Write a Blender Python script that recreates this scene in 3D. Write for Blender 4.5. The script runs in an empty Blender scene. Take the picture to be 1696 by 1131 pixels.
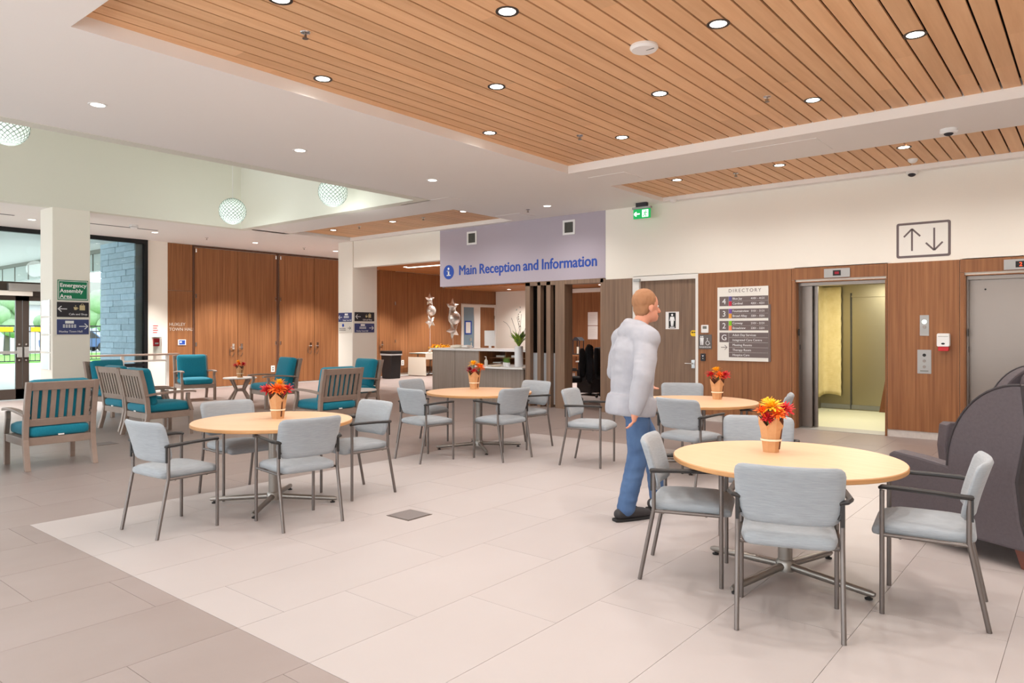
import bpy, bmesh, math, random
from mathutils import Vector, Matrix
R = math.radians
random.seed(7)
SC = bpy.context.scene
COL = SC.collection
# ------------------------------------------------------------------ camera, world, exposure
FPX = 1188.4
cam_d = bpy.data.cameras.new('camera')
cam = bpy.data.objects.new('camera', cam_d); COL.objects.link(cam)
cam.location = (0, 0, 1.5); cam.rotation_euler = (R(90), 0, R(39.28))
cam_d.sensor_width = 36; cam_d.lens = 36 * FPX / 1696
cam_d.shift_y = -18.5 / 1696
cam_d.clip_end = 400
SC.camera = cam
vs = SC.view_settings
vs.view_transform = 'Standard'; vs.look = 'None'; vs.gamma = 1; vs.use_curve_mapping = False
vs.exposure = -0.22
world = bpy.data.worlds.new('overcast_sky'); SC.world = world; world.use_nodes = True
bgn = world.node_tree.nodes['Background']
bgn.inputs[0].default_value = (0.9, 0.96, 1.0, 1); bgn.inputs[1].default_value = 5.5
DOWN_W = 105.0          # watts of one recessed downlight
SC.cycles.use_denoising = True
SC.cycles.max_bounces = 8
SC.cycles.diffuse_bounces = 5
SC.cycles.glossy_bounces = 4
SC.cycles.transmission_bounces = 6
SC.cycles.transparent_max_bounces = 12
SC.cycles.sample_clamp_indirect = 6

# ------------------------------------------------------------------ materials
def lin(c):
    c = [x / 255 for x in c]
    return tuple(x / 12.92 if x <= .04045 else ((x + .055) / 1.055) ** 2.4 for x in c) + (1,)
MATS = {}
def mat(name, col, rough=.6, metal=0, spec=.5, emit=0, var=None, bump=None, alpha=1, emitcol=None, coat=0, sheen=0):
    """var=(scale xyz, amount, darker colour)  bump=(scale xyz, strength)"""
    m = bpy.data.materials.new(name); m.use_nodes = True
    nt = m.node_tree; b = nt.nodes['Principled BSDF']
    b.inputs['Base Color'].default_value = lin(col)
    b.inputs['Roughness'].default_value = rough; b.inputs['Metallic'].default_value = metal
    b.inputs['Specular IOR Level'].default_value = spec
    if coat: b.inputs['Coat Weight'].default_value = coat
    if sheen: b.inputs['Sheen Weight'].default_value = sheen
    if emit:
        b.inputs['Emission Color'].default_value = lin(emitcol or col); b.inputs['Emission Strength'].default_value = emit
    if var or bump:
        tc = nt.nodes.new('ShaderNodeTexCoord'); oi = nt.nodes.new('ShaderNodeObjectInfo')
        ad = nt.nodes.new('ShaderNodeVectorMath'); ad.operation = 'ADD'
        sc = nt.nodes.new('ShaderNodeVectorMath'); sc.operation = 'SCALE'; sc.inputs['Scale'].default_value = 37.0
        cb = nt.nodes.new('ShaderNodeCombineXYZ')
        for i in range(3): nt.links.new(oi.outputs['Random'], cb.inputs[i])
        nt.links.new(cb.outputs[0], sc.inputs[0])
        nt.links.new(tc.outputs['Object'], ad.inputs[0]); nt.links.new(sc.outputs[0], ad.inputs[1])
        def noise(s, detail=4, rgh=.6):
            mp = nt.nodes.new('ShaderNodeMapping'); mp.inputs['Scale'].default_value = s
            nt.links.new(ad.outputs[0], mp.inputs[0])
            n = nt.nodes.new('ShaderNodeTexNoise'); n.inputs['Scale'].default_value = 1; n.inputs['Detail'].default_value = detail
            n.inputs['Roughness'].default_value = rgh
            nt.links.new(mp.outputs[0], n.inputs['Vector']); return n
        if var:
            n = noise(var[0]); r = nt.nodes.new('ShaderNodeValToRGB')
            r.color_ramp.elements[0].position = .5 - .5 * var[1]; r.color_ramp.elements[1].position = .5 + .5 * var[1]
            r.color_ramp.elements[0].color = lin(var[2]); r.color_ramp.elements[1].color = lin(col)
            nt.links.new(n.outputs['Fac'], r.inputs[0])
            out = r.outputs[0]
            if len(var) > 3:      # per object tone
                h = nt.nodes.new('ShaderNodeHueSaturation')
                mr = nt.nodes.new('ShaderNodeMapRange'); mr.inputs[3].default_value = 1 - var[3]; mr.inputs[4].default_value = 1 + var[3]
                nt.links.new(oi.outputs['Random'], mr.inputs[0]); nt.links.new(mr.outputs[0], h.inputs['Value'])
                nt.links.new(out, h.inputs['Color']); out = h.outputs[0]
            nt.links.new(out, b.inputs['Base Color'])
        if bump:
            n = noise(bump[0], 2); bp = nt.nodes.new('ShaderNodeBump'); bp.inputs['Strength'].default_value = bump[1]; bp.inputs['Distance'].default_value = bump[2] if len(bump) > 2 else .004
            nt.links.new(n.outputs['Fac'], bp.inputs['Height']); nt.links.new(bp.outputs[0], b.inputs['Normal'])
    MATS[name] = m; return m
def glassmat(name, tint=(245, 250, 250), rough=.02, fac=1.0, ior=1.45, frost=0):
    m = bpy.data.materials.new(name); m.use_nodes = True; nt = m.node_tree
    for n in list(nt.nodes): nt.nodes.remove(n)
    o = nt.nodes.new('ShaderNodeOutputMaterial'); t = nt.nodes.new('ShaderNodeBsdfTransparent'); g = nt.nodes.new('ShaderNodeBsdfGlossy')
    t.inputs[0].default_value = lin(tint); g.inputs['Roughness'].default_value = rough
    f = nt.nodes.new('ShaderNodeFresnel'); f.inputs[0].default_value = ior
    mx = nt.nodes.new('ShaderNodeMixShader'); nt.links.new(f.outputs[0], mx.inputs[0])
    nt.links.new(t.outputs[0], mx.inputs[1]); nt.links.new(g.outputs[0], mx.inputs[2])
    last = mx.outputs[0]
    if frost:
        d = nt.nodes.new('ShaderNodeBsdfDiffuse'); d.inputs[0].default_value = lin((225, 228, 232))
        m2 = nt.nodes.new('ShaderNodeMixShader'); m2.inputs[0].default_value = frost
        nt.links.new(last, m2.inputs[1]); nt.links.new(d.outputs[0], m2.inputs[2]); last = m2.outputs[0]
    nt.links.new(last, o.inputs[0]); MATS[name] = m; return m

mat('ceil_white', (244, 240, 236), .85, spec=.2)
mat('wall_white', (243, 237, 226), .8, spec=.2)
mat('well_white', (232, 230, 218), .8, spec=.2)
mat('lavender', (182, 172, 182), .75, spec=.2)
mat('tile_light', (184, 176, 174), .42, spec=.35, var=((1.1, .8, 1), .6, (178, 169, 166), .018), bump=((40, 40, 40), .03))
mat('tile_dark', (154, 141, 137), .4, spec=.4, var=((1.3, .8, 1), .6, (142, 128, 122), .03), bump=((40, 40, 40), .03))
mat('grout', (166, 152, 146), .9)
mat('stone_core', (130, 136, 138), .9)
mat('rib', (168, 180, 172), .6)
mat('box_lid', (122, 114, 112), .5)
mat('far_glass', (156, 166, 178), .4)
mat('walnut', (166, 113, 72), .5, spec=.35, var=((26, 26, .7), .5, (122, 76, 46), .05))
mat('walnut_edge', (92, 58, 40), .6)
mat('grey_oak', (150, 122, 100), .5, spec=.35, var=((30, 30, .8), .5, (112, 88, 72), .03))
mat('grey_laminate', (170, 156, 146), .55, var=((40, 40, .8), .6, (136, 122, 112), .02))
mat('cedar', (242, 197, 152), .5, spec=.3, var=((14, .8, 14), .6, (222, 170, 124), .08))
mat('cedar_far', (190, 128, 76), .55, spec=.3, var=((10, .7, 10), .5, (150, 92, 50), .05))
mat('plenum', (28, 18, 12), .9)
mat('beech', (232, 192, 156), .4, spec=.4, var=((3, 34, 3), .6, (222, 177, 138)))
mat('beech_edge', (206, 154, 100), .45, var=((4, 4, 40), .5, (186, 134, 84)))
mat('chair_metal', (120, 112, 108), .38, metal=.75)
mat('table_metal', (150, 144, 138), .35, metal=.8)
mat('black_plastic', (38, 35, 34), .45)
mat('grey_fabric', (168, 173, 178), .85, spec=.2, var=((12, 12, 160), .8, (142, 147, 152)), bump=((30, 30, 260), .4), sheen=.2)
mat('teal', (24, 128, 150), .8, spec=.2, var=((60, 60, 60), .7, (16, 112, 134)), bump=((150, 150, 150), .15), sheen=.15)
mat('taupe_wood', (156, 136, 124), .5, var=((6, 6, 6), .6, (138, 118, 106)))
mat('stone_top', (214, 206, 200), .5, var=((20, 20, 20), .6, (196, 188, 182)))
mat('recliner', (92, 84, 88), .55, spec=.35, var=((50, 50, 50), .7, (80, 72, 76)), bump=((110, 110, 110), .2))
mat('recliner_back', (60, 55, 57), .6, spec=.3)
mat('seat_blue', (160, 172, 186), .85)
mat('mahogany', (118, 66, 52), .4)
mat('steel', (138, 127, 119), .34, metal=1, bump=((3, 3, 220), .05))
mat('letter_metal', (214, 206, 196), .5, metal=.2)
mat('steel_plate', (172, 170, 167), .5, metal=.7)
mat('chrome', (215, 215, 215), .15, metal=1)
mat('cab_steel', (158, 150, 124), .34, metal=1)
mat('pad_yellow', (222, 206, 156), .9, var=((8, 8, 8), .6, (204, 186, 130)), bump=((14, 40, 40), .8))
mat('pad_brown', (120, 74, 44), .85)
mat('cab_floor', (205, 205, 180), .5)
mat('bronze_frame', (74, 64, 58), .4, metal=.4)
mat('black_frame', (24, 26, 28), .4, metal=.3)
mat('white_paint', (238, 234, 228), .5)
mat('white_plastic', (240, 238, 236), .4)
mat('grey_sign', (112, 98, 96), .6)
mat('sign_white', (236, 232, 224), .6)
mat('sign_black', (44, 42, 48), .6)
mat('sign_navy', (62, 70, 118), .6)
mat('sign_green', (0, 122, 82), .55)
mat('sign_cream', (216, 210, 200), .6)
mat('ink_white', (245, 245, 245), .6)
mat('ink_tan', (208, 192, 148), .6)
mat('ink_grey', (110, 96, 96), .6)
mat('ink_blue', (32, 74, 168), .6)
mat('ink_red', (206, 40, 48), .6)
mat('ink_black', (22, 20, 20), .6)
mat('exit_green', (10, 160, 80), .6, emit=.9)
mat('exit_white', (235, 255, 245), .6, emit=1.2)
mat('lens', (255, 250, 240), .5, emit=14)
mat('globe', (240, 255, 248), .6, emit=.8, emitcol=(238, 255, 246))
mat('linear_lens', (255, 244, 224), .5, emit=5)
mat('red_led', (255, 70, 30), .5, emit=3)
mat('ring_dark', (70, 62, 58), .4, metal=.6)
mat('kraft', (208, 160, 114), .8, var=((12, 12, 12), .6, (192, 142, 96)))
mat('twine', (238, 218, 190), .8)
mat('fl_yellow', (252, 190, 20), .7); mat('fl_orange', (244, 112, 22), .7); mat('fl_red', (206, 30, 40), .7); mat('fl_dark', (150, 24, 44), .7)
mat('leaf', (96, 132, 52), .7); mat('leaf_light', (150, 178, 60), .7); mat('fl_white', (240, 236, 226), .7); mat('leaf_brown', (92, 52, 30), .8)
mat('twig', (92, 84, 80), .8)
mat('skin', (214, 150, 124), .55, spec=.3); mat('hair', (158, 112, 78), .8)
mat('hoodie', (176, 176, 182), .9, spec=.1, var=((10, 10, 10), .7, (160, 160, 168)), bump=((60, 60, 60), .2, .003))
mat('jeans', (84, 112, 150), .85, var=((9, 9, 5), .7, (56, 82, 122)), bump=((90, 90, 60), .25, .003))
mat('shoe', (44, 40, 42), .6); mat('sole', (30, 28, 28), .7)
mat('bag_black', (26, 25, 27), .5); mat('liner', (190, 190, 192), .4)
mat('cloth_white', (236, 228, 212), .9)
mat('foil', (236, 230, 222), .22, metal=.7)
mat('door_blue', (128, 152, 168), .6)
mat('paper', (244, 240, 236), .7)
mat('ceramic', (226, 226, 228), .35)
mat('black_fabric', (30, 28, 32), .9)
mat('pavement', (196, 198, 196), .9); mat('lawn', (120, 180, 72), .95, var=((1.5, 1.5, 1.5), .7, (96, 156, 56)))
mat('asphalt', (170, 172, 176), .9)
mat('stone', (184, 204, 218), .85, var=((5, 5, 8), .7, (152, 174, 190), .1))
mat('soffit', (214, 216, 212), .8); mat('fascia', (180, 188, 184), .7)
mat('bldg', (190, 188, 190), .9); mat('tree', (150, 172, 142), .95, var=((4, 4, 4), .7, (120, 146, 112)))
mat('yellow', (250, 206, 40), .6)
mat('grille', (120, 120, 112), .7); mat('grille_dark', (60, 60, 58), .8)
glassmat('glass'); glassmat('tint_glass', (214, 232, 234)); glassmat('frost', frost=.55); glassmat('screen_glass', (60, 48, 44))
mat('rubber', (40, 38, 38), .8)
mat('car_blue', (70, 96, 140), .4); mat('wash_grey', (104, 98, 96), .6)
mat('notice', (206, 218, 234), .25)

# ------------------------------------------------------------------ mesh builder
class MB:
    def __init__(self): self.bm = bmesh.new()
    def _add(self, verts, faces):
        vs_ = [self.bm.verts.new(v) for v in verts]
        for f in faces:
            try: self.bm.faces.new([vs_[i] for i in f])
            except ValueError: pass
        return vs_
    def box(self, x0, x1, y0, y1, z0, z1, rot=None, at=None):
        v = [(x, y, z) for z in (z0, z1) for y in (y0, y1) for x in (x0, x1)]
        if rot is not None:
            o = Vector(at or (0, 0, 0)); v = [o + rot @ Vector(p) for p in v]
        self._add(v, [(0, 2, 3, 1), (4, 5, 7, 6), (0, 1, 5, 4), (2, 6, 7, 3), (0, 4, 6, 2), (1, 3, 7, 5)]); return self
    def tube(self, pts, r, n=8, cap=True, sx=1.0):
        pts = [Vector(p) for p in pts]; rs = r if isinstance(r, (list, tuple)) else [r] * len(pts)
        rings = []; up = None
        for i, p in enumerate(pts):
            a = pts[max(i - 1, 0)]; b = pts[min(i + 1, len(pts) - 1)]
            t = (b - a).normalized()
            if up is None:
                up = Vector((0, 0, 1)) if abs(t.z) < .9 else Vector((0, 1, 0))
            s = t.cross(up).normalized(); up = s.cross(t).normalized()
            rings.append([self.bm.verts.new(p + (s * math.cos(k * 2 * math.pi / n) * sx + up * math.sin(k * 2 * math.pi / n)) * rs[i]) for k in range(n)])
        for a, b in zip(rings, rings[1:]):
            for k in range(n): self.bm.faces.new((a[k], a[(k + 1) % n], b[(k + 1) % n], b[k]))
        if cap:
            self.bm.faces.new(rings[0][::-1]); self.bm.faces.new(rings[-1])
        return self
    def lathe(self, prof, n=24, c=(0, 0, 0), cap=True):
        rings = []
        for r, z in prof:
            rings.append([self.bm.verts.new((c[0] + r * math.cos(k * 2 * math.pi / n), c[1] + r * math.sin(k * 2 * math.pi / n), c[2] + z)) for k in range(n)])
        for a, b in zip(rings, rings[1:]):
            for k in range(n): self.bm.faces.new((a[k], a[(k + 1) % n], b[(k + 1) % n], b[k]))
        if cap:
            self.bm.faces.new(rings[0][::-1]); self.bm.faces.new(rings[-1])
        return self
    def prism(self, poly, a, b, axis='y'):
        """poly of 2d points; axis y: (x,z) extruded a..b in y; axis z: (x,y); axis x: (y,z)"""
        def P(p, t): return {'y': (p[0], t, p[1]), 'z': (p[0], p[1], t), 'x': (t, p[0], p[1])}[axis]
        A = [self.bm.verts.new(P(p, a)) for p in poly]; B = [self.bm.verts.new(P(p, b)) for p in poly]
        n = len(poly)
        for k in range(n): self.bm.faces.new((A[k], A[(k + 1) % n], B[(k + 1) % n], B[k]))
        self.bm.faces.new(A[::-1]); self.bm.faces.new(B); return self
    def ball(self, c, r, n=12, s=(1, 1, 1)):
        m = Matrix.Translation(c) @ Matrix.Diagonal((r * s[0], r * s[1], r * s[2], 1))
        bmesh.ops.create_uvsphere(self.bm, u_segments=n, v_segments=max(6, n // 2 + 1), radius=1, matrix=m); return self
    def cushion(self, c, size, r=.04, puff=.015, n=7, rot=None, axes='z'):
        sx, sy, sz = [q / 2 for q in size]
        r = min(r, sx * .98, sy * .98, sz * .98)
        b = bmesh.new(); bmesh.ops.create_cube(b, size=2)
        bmesh.ops.subdivide_edges(b, edges=b.edges, cuts=n, use_grid_fill=True)
        for v in b.verts:
            p = v.co.copy(); q = Vector((p.x * sx, p.y * sy, p.z * sz))
            def spread(t, s): return math.copysign(abs(t) ** .75, t) * s
            q = Vector((spread(p.x, sx), spread(p.y, sy), spread(p.z, sz)))
            i = Vector((max(-sx + r, min(sx - r, q.x)), max(-sy + r, min(sy - r, q.y)), max(-sz + r, min(sz - r, q.z))))
            d = q - i
            if d.length > 1e-6: q = i + d.normalized() * r
            k = (1 - p.x ** 2) * (1 - p.y ** 2) if axes == 'z' else (1 - p.z ** 2) * (1 - p.y ** 2)
            if axes == 'z': q.z += puff * k * p.z
            else: q.x += puff * k * p.x
            if rot is not None: q = rot @ q
            v.co = q + Vector(c)
        me = bpy.data.meshes.new('t'); b.to_mesh(me); b.free(); self.bm.from_mesh(me); bpy.data.meshes.remove(me); return self
    def mesh(self, name='mesh', bevel=0, seg=2, smooth=False, angle=40):
        bmesh.ops.recalc_face_normals(self.bm, faces=self.bm.faces)
        if bevel:
            es = [e for e in self.bm.edges if len(e.link_faces) == 2 and e.calc_face_angle(0) > R(30)]
            bmesh.ops.bevel(self.bm, geom=es, offset=bevel, segments=seg, profile=.6, affect='EDGES', clamp_overlap=True)
        me = bpy.data.meshes.new(name); self.bm.to_mesh(me); self.bm.free()
        if smooth:
            for p in me.polygons: p.use_smooth = True
            if angle: me.set_sharp_from_angle(angle=R(angle))
        return me
    def build(self, name, m, parent=None, bevel=0, seg=2, smooth=False, angle=40):
        return mk(name, self.mesh(name, bevel, seg, smooth, angle), m, parent)
def mk(name, me, m=None, parent=None, loc=None, rot=None):
    o = bpy.data.objects.new(name, me); COL.objects.link(o)
    if m and not me.materials: me.materials.append(MATS[m] if isinstance(m, str) else m)
    if parent: o.parent = parent
    if loc: o.location = loc
    if rot: o.rotation_euler = rot
    return o
def tag(o, label=None, cat=None, group=None, kind=None):
    if label: o['label'] = label
    if cat: o['category'] = cat
    if group: o['group'] = group
    if kind: o['kind'] = kind
    return o
def thing(name, label, cat, loc=(0, 0, 0), rz=0, group=None):
    o = bpy.data.objects.new(name, None); COL.objects.link(o); o.empty_display_size = .1
    o.location = loc; o.rotation_euler = (0, 0, R(rz)); return tag(o, label, cat, group)
def struct(o, label=None): return tag(o, label, None, None, 'structure')
def copy_tree(o, parent=None):
    c = o.copy(); COL.objects.link(c); c.parent = parent
    for ch in list(o.children): copy_tree(ch, c)
    return c
def place(proto, used, loc, rz, label, group=None):
    o = proto if not used else copy_tree(proto)
    used.append(1); o.location = loc; o.rotation_euler = (0, 0, R(rz)); o['label'] = label
    if group: o['group'] = group
    return o
TXT = {}
def text(s, size, parent, m, loc, align='LEFT', bold=0, rot=(90, 0, 0), depth=.001, name='lettering', sx=1.0, spacing=1.0):
    cu = bpy.data.curves.new('t', 'FONT'); cu.body = s; cu.size = size; cu.align_x = align; cu.extrude = depth
    cu.resolution_u = 3; cu.space_character = spacing
    o = bpy.data.objects.new('t', cu); COL.objects.link(o)
    dg = bpy.context.evaluated_depsgraph_get(); me = bpy.data.meshes.new_from_object(o.evaluated_get(dg))
    bpy.data.objects.remove(o); bpy.data.curves.remove(cu)
    me.materials.clear()
    if bold:
        bb_ = bmesh.new(); 
        for i_, (ox, oy) in enumerate(((0, 0), (bold, 0), (-bold, 0), (0, bold * .7), (0, -bold * .7))):
            n0 = len(bb_.verts); bb_.from_mesh(me); bb_.verts.ensure_lookup_table()
            for v_ in bb_.verts[n0:]: v_.co += Vector((ox, oy, .0003 * i_))
        bb_.to_mesh(me); bb_.free()
    q = mk(name, me, m, parent, loc, tuple(R(a) for a in rot)); q.scale = (sx, 1, 1); return q
def rbox(x0, x1, z0, z1, y0, y1, r=.01, n=4):
    """rounded rectangle plate in the xz plane"""
    pts = []
    for cx, cz, a0 in ((x1 - r, z1 - r, 0), (x0 + r, z1 - r, 90), (x0 + r, z0 + r, 180), (x1 - r, z0 + r, 270)):
        for k in range(n + 1):
            a = R(a0 + 90 * k / n); pts.append((cx + r * math.cos(a), cz + r * math.sin(a)))
    return MB().prism(pts, y0, y1, 'y')
def arrow(parent, m, x, z, L, dirx=1, dirz=0, w=.012, y0=-.004, y1=-.001, head=.45):
    """line arrow in the xz plane centred at x,z"""
    b = MB(); d = Vector((dirx, 0, dirz)).normalized(); n = Vector((-d.z, 0, d.x)); c = Vector((x, 0, z))
    def bar(p, q):
        t = (q - p).normalized(); s = Vector((-t.z, 0, t.x)) * w / 2
        b.prism([((p + s).x, (p + s).z), ((q + s).x, (q + s).z), ((q - s).x, (q - s).z), ((p - s).x, (p - s).z)], y0, y1, 'y')
    tip = c + d * L / 2; bar(c - d * L / 2, tip)
    for sgn in (1, -1): bar(tip - d * L * head * .8 + n * L * head * .8 * sgn, tip + d * w * .3)
    return b.build('arrow', m, parent)
# ------------------------------------------------------------------ setting
Y0 = 11.27; XW = -18.0; ZC = 3.7; XR = 4.0; YF = -3.5; YB = 21.0
floor = struct(MB().box(XW, XR, YF, YB, -.2, -.005).build('floor', 'grout'), 'large rectangular floor tiles in pale and darker beige')
def tile_list():
    out = []
    W = .604; Lt = 1.2
    for k in range(-11, 28):
        x1 = -2.152 - W * (k - 0); x0 = x1 - W
        if x0 < XW or x1 > XR + .3: continue
        off = 2.99 - .4 * k
        j0 = int(math.floor((YF - off) / Lt)); 
        y = off + j0 * Lt
        while y < YB:
            ya, yb = max(y, YF), min(y + Lt, YB); y += Lt
            if x0 > -6.95: cuts = [(ya, min(yb, 1.925), 0), (max(ya, 1.925), min(yb, 8.28), 1), (max(ya, 8.28), yb, 0)]
            else: cuts = [(ya, yb, 0)]
            for a, b, l in cuts:
                if b - a > .04: out.append((x0, x1, a, b, l))
    return out
def inview(x, y, z=0):
    a = R(39.28); d = -x * math.sin(a) + y * math.cos(a); r = x * math.cos(a) + y * math.sin(a)
    if d < .5: return None
    px = 848 + FPX * r / d; py = 547 - FPX * (z - 1.5) / d
    return d if -60 < px < 1760 and py < 1230 else None
TL = []
for t in tile_list():
    d = min([q for q in (inview(x, y) for x in (t[0], t[1]) for y in (t[2], t[3])) if q] or [999])
    TL.append((d, t))
TL.sort(key=lambda q: q[0])
tcache = {}
def tile_mesh(w, h, l):
    key = (round(w, 3), round(h, 3), l)
    if key not in tcache:
        g = .0012
        b = MB().box(-w / 2 + g, w / 2 - g, -h / 2 + g, h / 2 - g, -.0045, 0)
        me = b.mesh('tile'); me.materials.append(MATS['tile_light' if l else 'tile_dark']); tcache[key] = me
    return tcache[key]
rest = (MB(), MB())
for i, (d, (x0, x1, a, b_, l)) in enumerate(TL):
    if i < 290: mk('tile', tile_mesh(x1 - x0, b_ - a, l), None, floor, ((x0 + x1) / 2, (a + b_) / 2, 0))
    else: rest[l].box(x0 + .0018, x1 - .0018, a + .0018, b_ - .0018, -.0045, 0)
tag(rest[0].build('far_tiles', 'tile_dark', floor), kind='stuff')
tag(rest[1].build('far_tiles', 'tile_light', floor), kind='stuff')

# ---- ceiling: white slabs around the recesses
RX = -5.77; RXE = 2.2
c = MB(); T = .4
def slab(x0, x1, y0, y1, z0=ZC, z1=ZC + T): c.box(x0, x1, y0, y1, z0, z1)
slab(RX, XR, YF, 2.0); slab(RX, XR, 8.3, 9.43); slab(RXE, XR, 2.0, 8.3); slab(RX, XR, 11.13, Y0 + .2); slab(RXE, XR, 9.43, 11.13)
slab(-8.94, RX, YF, Y0 + .2)
slab(-14.4, -8.94, 8.33, 9.44); slab(-14.27, -8.94, 11.15, Y0 + .2); slab(-9.1, -8.94, 9.44, 11.15); slab(-14.4, -14.27, 8.33, 11.4)
slab(XW, -14.4, YF, 14.2); c.box(XW, -14.86, 14.2, 14.26, 3.44, ZC + .1); slab(-14.4, -8.94, YF, -2.5)
ceil = struct(c.build('ceiling', 'ceil_white'), 'white plasterboard ceiling with wood slat recesses')
c = MB()
c.box(RX, RXE, 2.0, 8.3, ZC + .19, ZC + .2); c.box(RX, RXE, 9.43, 11.13, ZC + .15, ZC + .16); c.box(-14.27, -9.1, 9.44, 11.15, ZC + .15, ZC + .16)
c.build('plenum_backing', 'plenum', ceil)
PITCH = .159
def plank(w, L):
    key = ('p', round(L, 2))
    if key not in tcache:
        me = MB().box(-w / 2, w / 2, -L / 2, L / 2, 0, .02).mesh('plank'); me.materials.append(MATS['cedar']); tcache[key] = me
    return tcache[key]
def slat_field(x0, x1, y0, y1, z, segs, phase=-5.01):
    k = math.ceil((x0 - phase) / PITCH - .5)
    while True:
        xa = phase + k * PITCH + .009; xb = xa + PITCH - .018; k += 1
        if xa > x1: break
        xa = max(xa, x0); xb = min(xb, x1)
        if xb - xa < .02: continue
        cuts = [y0]
        if segs > 1:
            s0 = random.choice((.8, 1.2, 1.6, 2.0, 2.4)); cuts += [y0 + s0, y0 + s0 + 2.4] + ([y0 + s0 + 4.8] if y0 + s0 + 4.8 < y1 - .3 else [])
        cuts.append(y1)
        for a, b_ in zip(cuts, cuts[1:]):
            o = mk('plank', plank(PITCH - .018, b_ - a), None, ceil, ((xa + xb) / 2, (a + b_) / 2, z))
            if xb - xa < PITCH - .02: o.scale = ((xb - xa) / (PITCH - .018), 1, 1)
slat_field(RX, RXE, 2.0, 8.3, ZC + .11, 3)
slat_field(RX, RXE, 9.43, 11.13, ZC + .07, 1)
slat_field(-14.27, -9.1, 9.44, 11.15, ZC + .08, 1)
# access hatch outlines in the white ceiling
for x0, x1, y0, y1 in ((-3.5, -2.5, 8.55, 9.2), (-5.7, -5.1, 8.7, 9.2), (-9.5, -8.3, 8.5, 9.2), (-9.0, -8.4, 10.5, 11.0)):
    mk('access_panel', MB().box(x0, x1, y0, y1, ZC - .004, ZC + .02).mesh('access_panel'), 'ceil_white', ceil)
mk('slot_grille', MB().box(-16.1, -16.03, 5.6, 7.3, ZC - .003, ZC + .02).mesh('slot_grille'), 'grille_dark', ceil)
mk('slot_grille', MB().box(-16.1, -16.03, 2.5, 4.6, ZC - .003, ZC + .02).mesh('slot_grille'), 'grille_dark', ceil)
# light well above the lounge
ZT = 6.2
w = MB(); w.box(-14.6, -14.39, -2.5, 8.32, ZC - .004, 5.05); w.box(-14.6, -14.39, -2.5, 8.32, 5.75, ZT)
w.box(-14.6, -8.95, 8.32, 8.53, ZC - .004, ZT); w.box(-8.95, -8.74, -2.5, 8.53, ZC - .004, ZT); w.box(-14.6, -8.74, -2.7, -2.5, ZC + .4, ZT)
w.box(-14.6, -8.74, -2.7, 8.53, ZT, ZT + .15)
struct(w.build('wall_well', 'well_white'), 'tall white walls of the raised light well')
win = struct(MB().box(-14.53, -14.51, -2.5, 8.33, 5.05, 5.75).build('window_4', 'glass'), 'clerestory glazing high in the light well')
f = MB()
for y in (-1.4, -.3, .8, 1.9, 3.0, 4.1, 5.2, 6.3, 7.4): f.box(-14.55, -14.47, y - .025, y + .025, 5.05, 5.75)
f.box(-14.56, -14.46, -2.5, 8.33, 5.05, 5.09); f.build('window_frame', 'black_frame', win)

# ---- elevator and reception wall, plane Y0
w = MB()
w.box(-7.0, XR, Y0, Y0 + .2, 2.45, ZC + .1)
for x0, x1 in ((-7.0, -6.435), (-5.185, -3.60), (-2.34, -1.39), (.0, XR)): w.box(x0, x1, Y0, Y0 + .2, 0, 2.45)
w.box(-6.435, -5.185, Y0, Y0 + .2, 2.43, 2.46); w.box(-3.62, -2.32, Y0, Y0 + .2, 2.24, 2.46); w.box(-1.42, .05, Y0, Y0 + .2, 2.24, 2.46)
w.box(-14.28, -11.27, Y0, Y0 + .2, 3.05, ZC + .1)
wb = struct(w.build('wall_back', 'wall_white'), 'white upper wall over walnut panelling with elevators')
MB().box(-11.27, -7.0, Y0 - .004, Y0 + .2, 2.46, ZC).build('lavender_band', 'lavender', wb)
def panel(x0, x1, z0, z1, m='walnut', nm='wood_panel', y=Y0, t=.022, par=None):
    return MB().box(x0 + .003, x1 - .003, y - t, y, z0 + .002, z1 - .002).build(nm, m, par or wb)
panel(-7.0, -6.435, .08, 2.43, 'grey_oak')
panel(-5.185, -4.43, .1, 2.45); panel(-4.43, -3.651, .1, 2.45); panel(-3.651, -2.324, 2.27, 2.45); panel(-2.324, -1.444, .1, 2.45)
panel(-1.444, .08, 2.27, 2.45); panel(.08, 1.2, .1, 2.45); panel(1.2, 2.6, .1, 2.45); panel(2.6, XR, .1, 2.45)
for x0, x1 in ((-3.651, -3.60), (-1.444, -1.39)): panel(x0, x1, 0, 2.27)
panel(-2.34, -2.324, 0, 2.27)
MB().box(-6.435 + .01, -5.185, Y0 - .002, Y0, 2.43, 2.452).build('head_trim', 'white_paint', wb)
bb = MB()
for x0, x1 in ((-5.185, -3.651), (-2.324, -1.444), (.08, XR)): bb.box(x0, x1, Y0 - .012, Y0 + .02, 0, .1)
struct(bb.build('baseboard_back', 'stone_top'), 'pale stone baseboard under the walnut panels')

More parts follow.
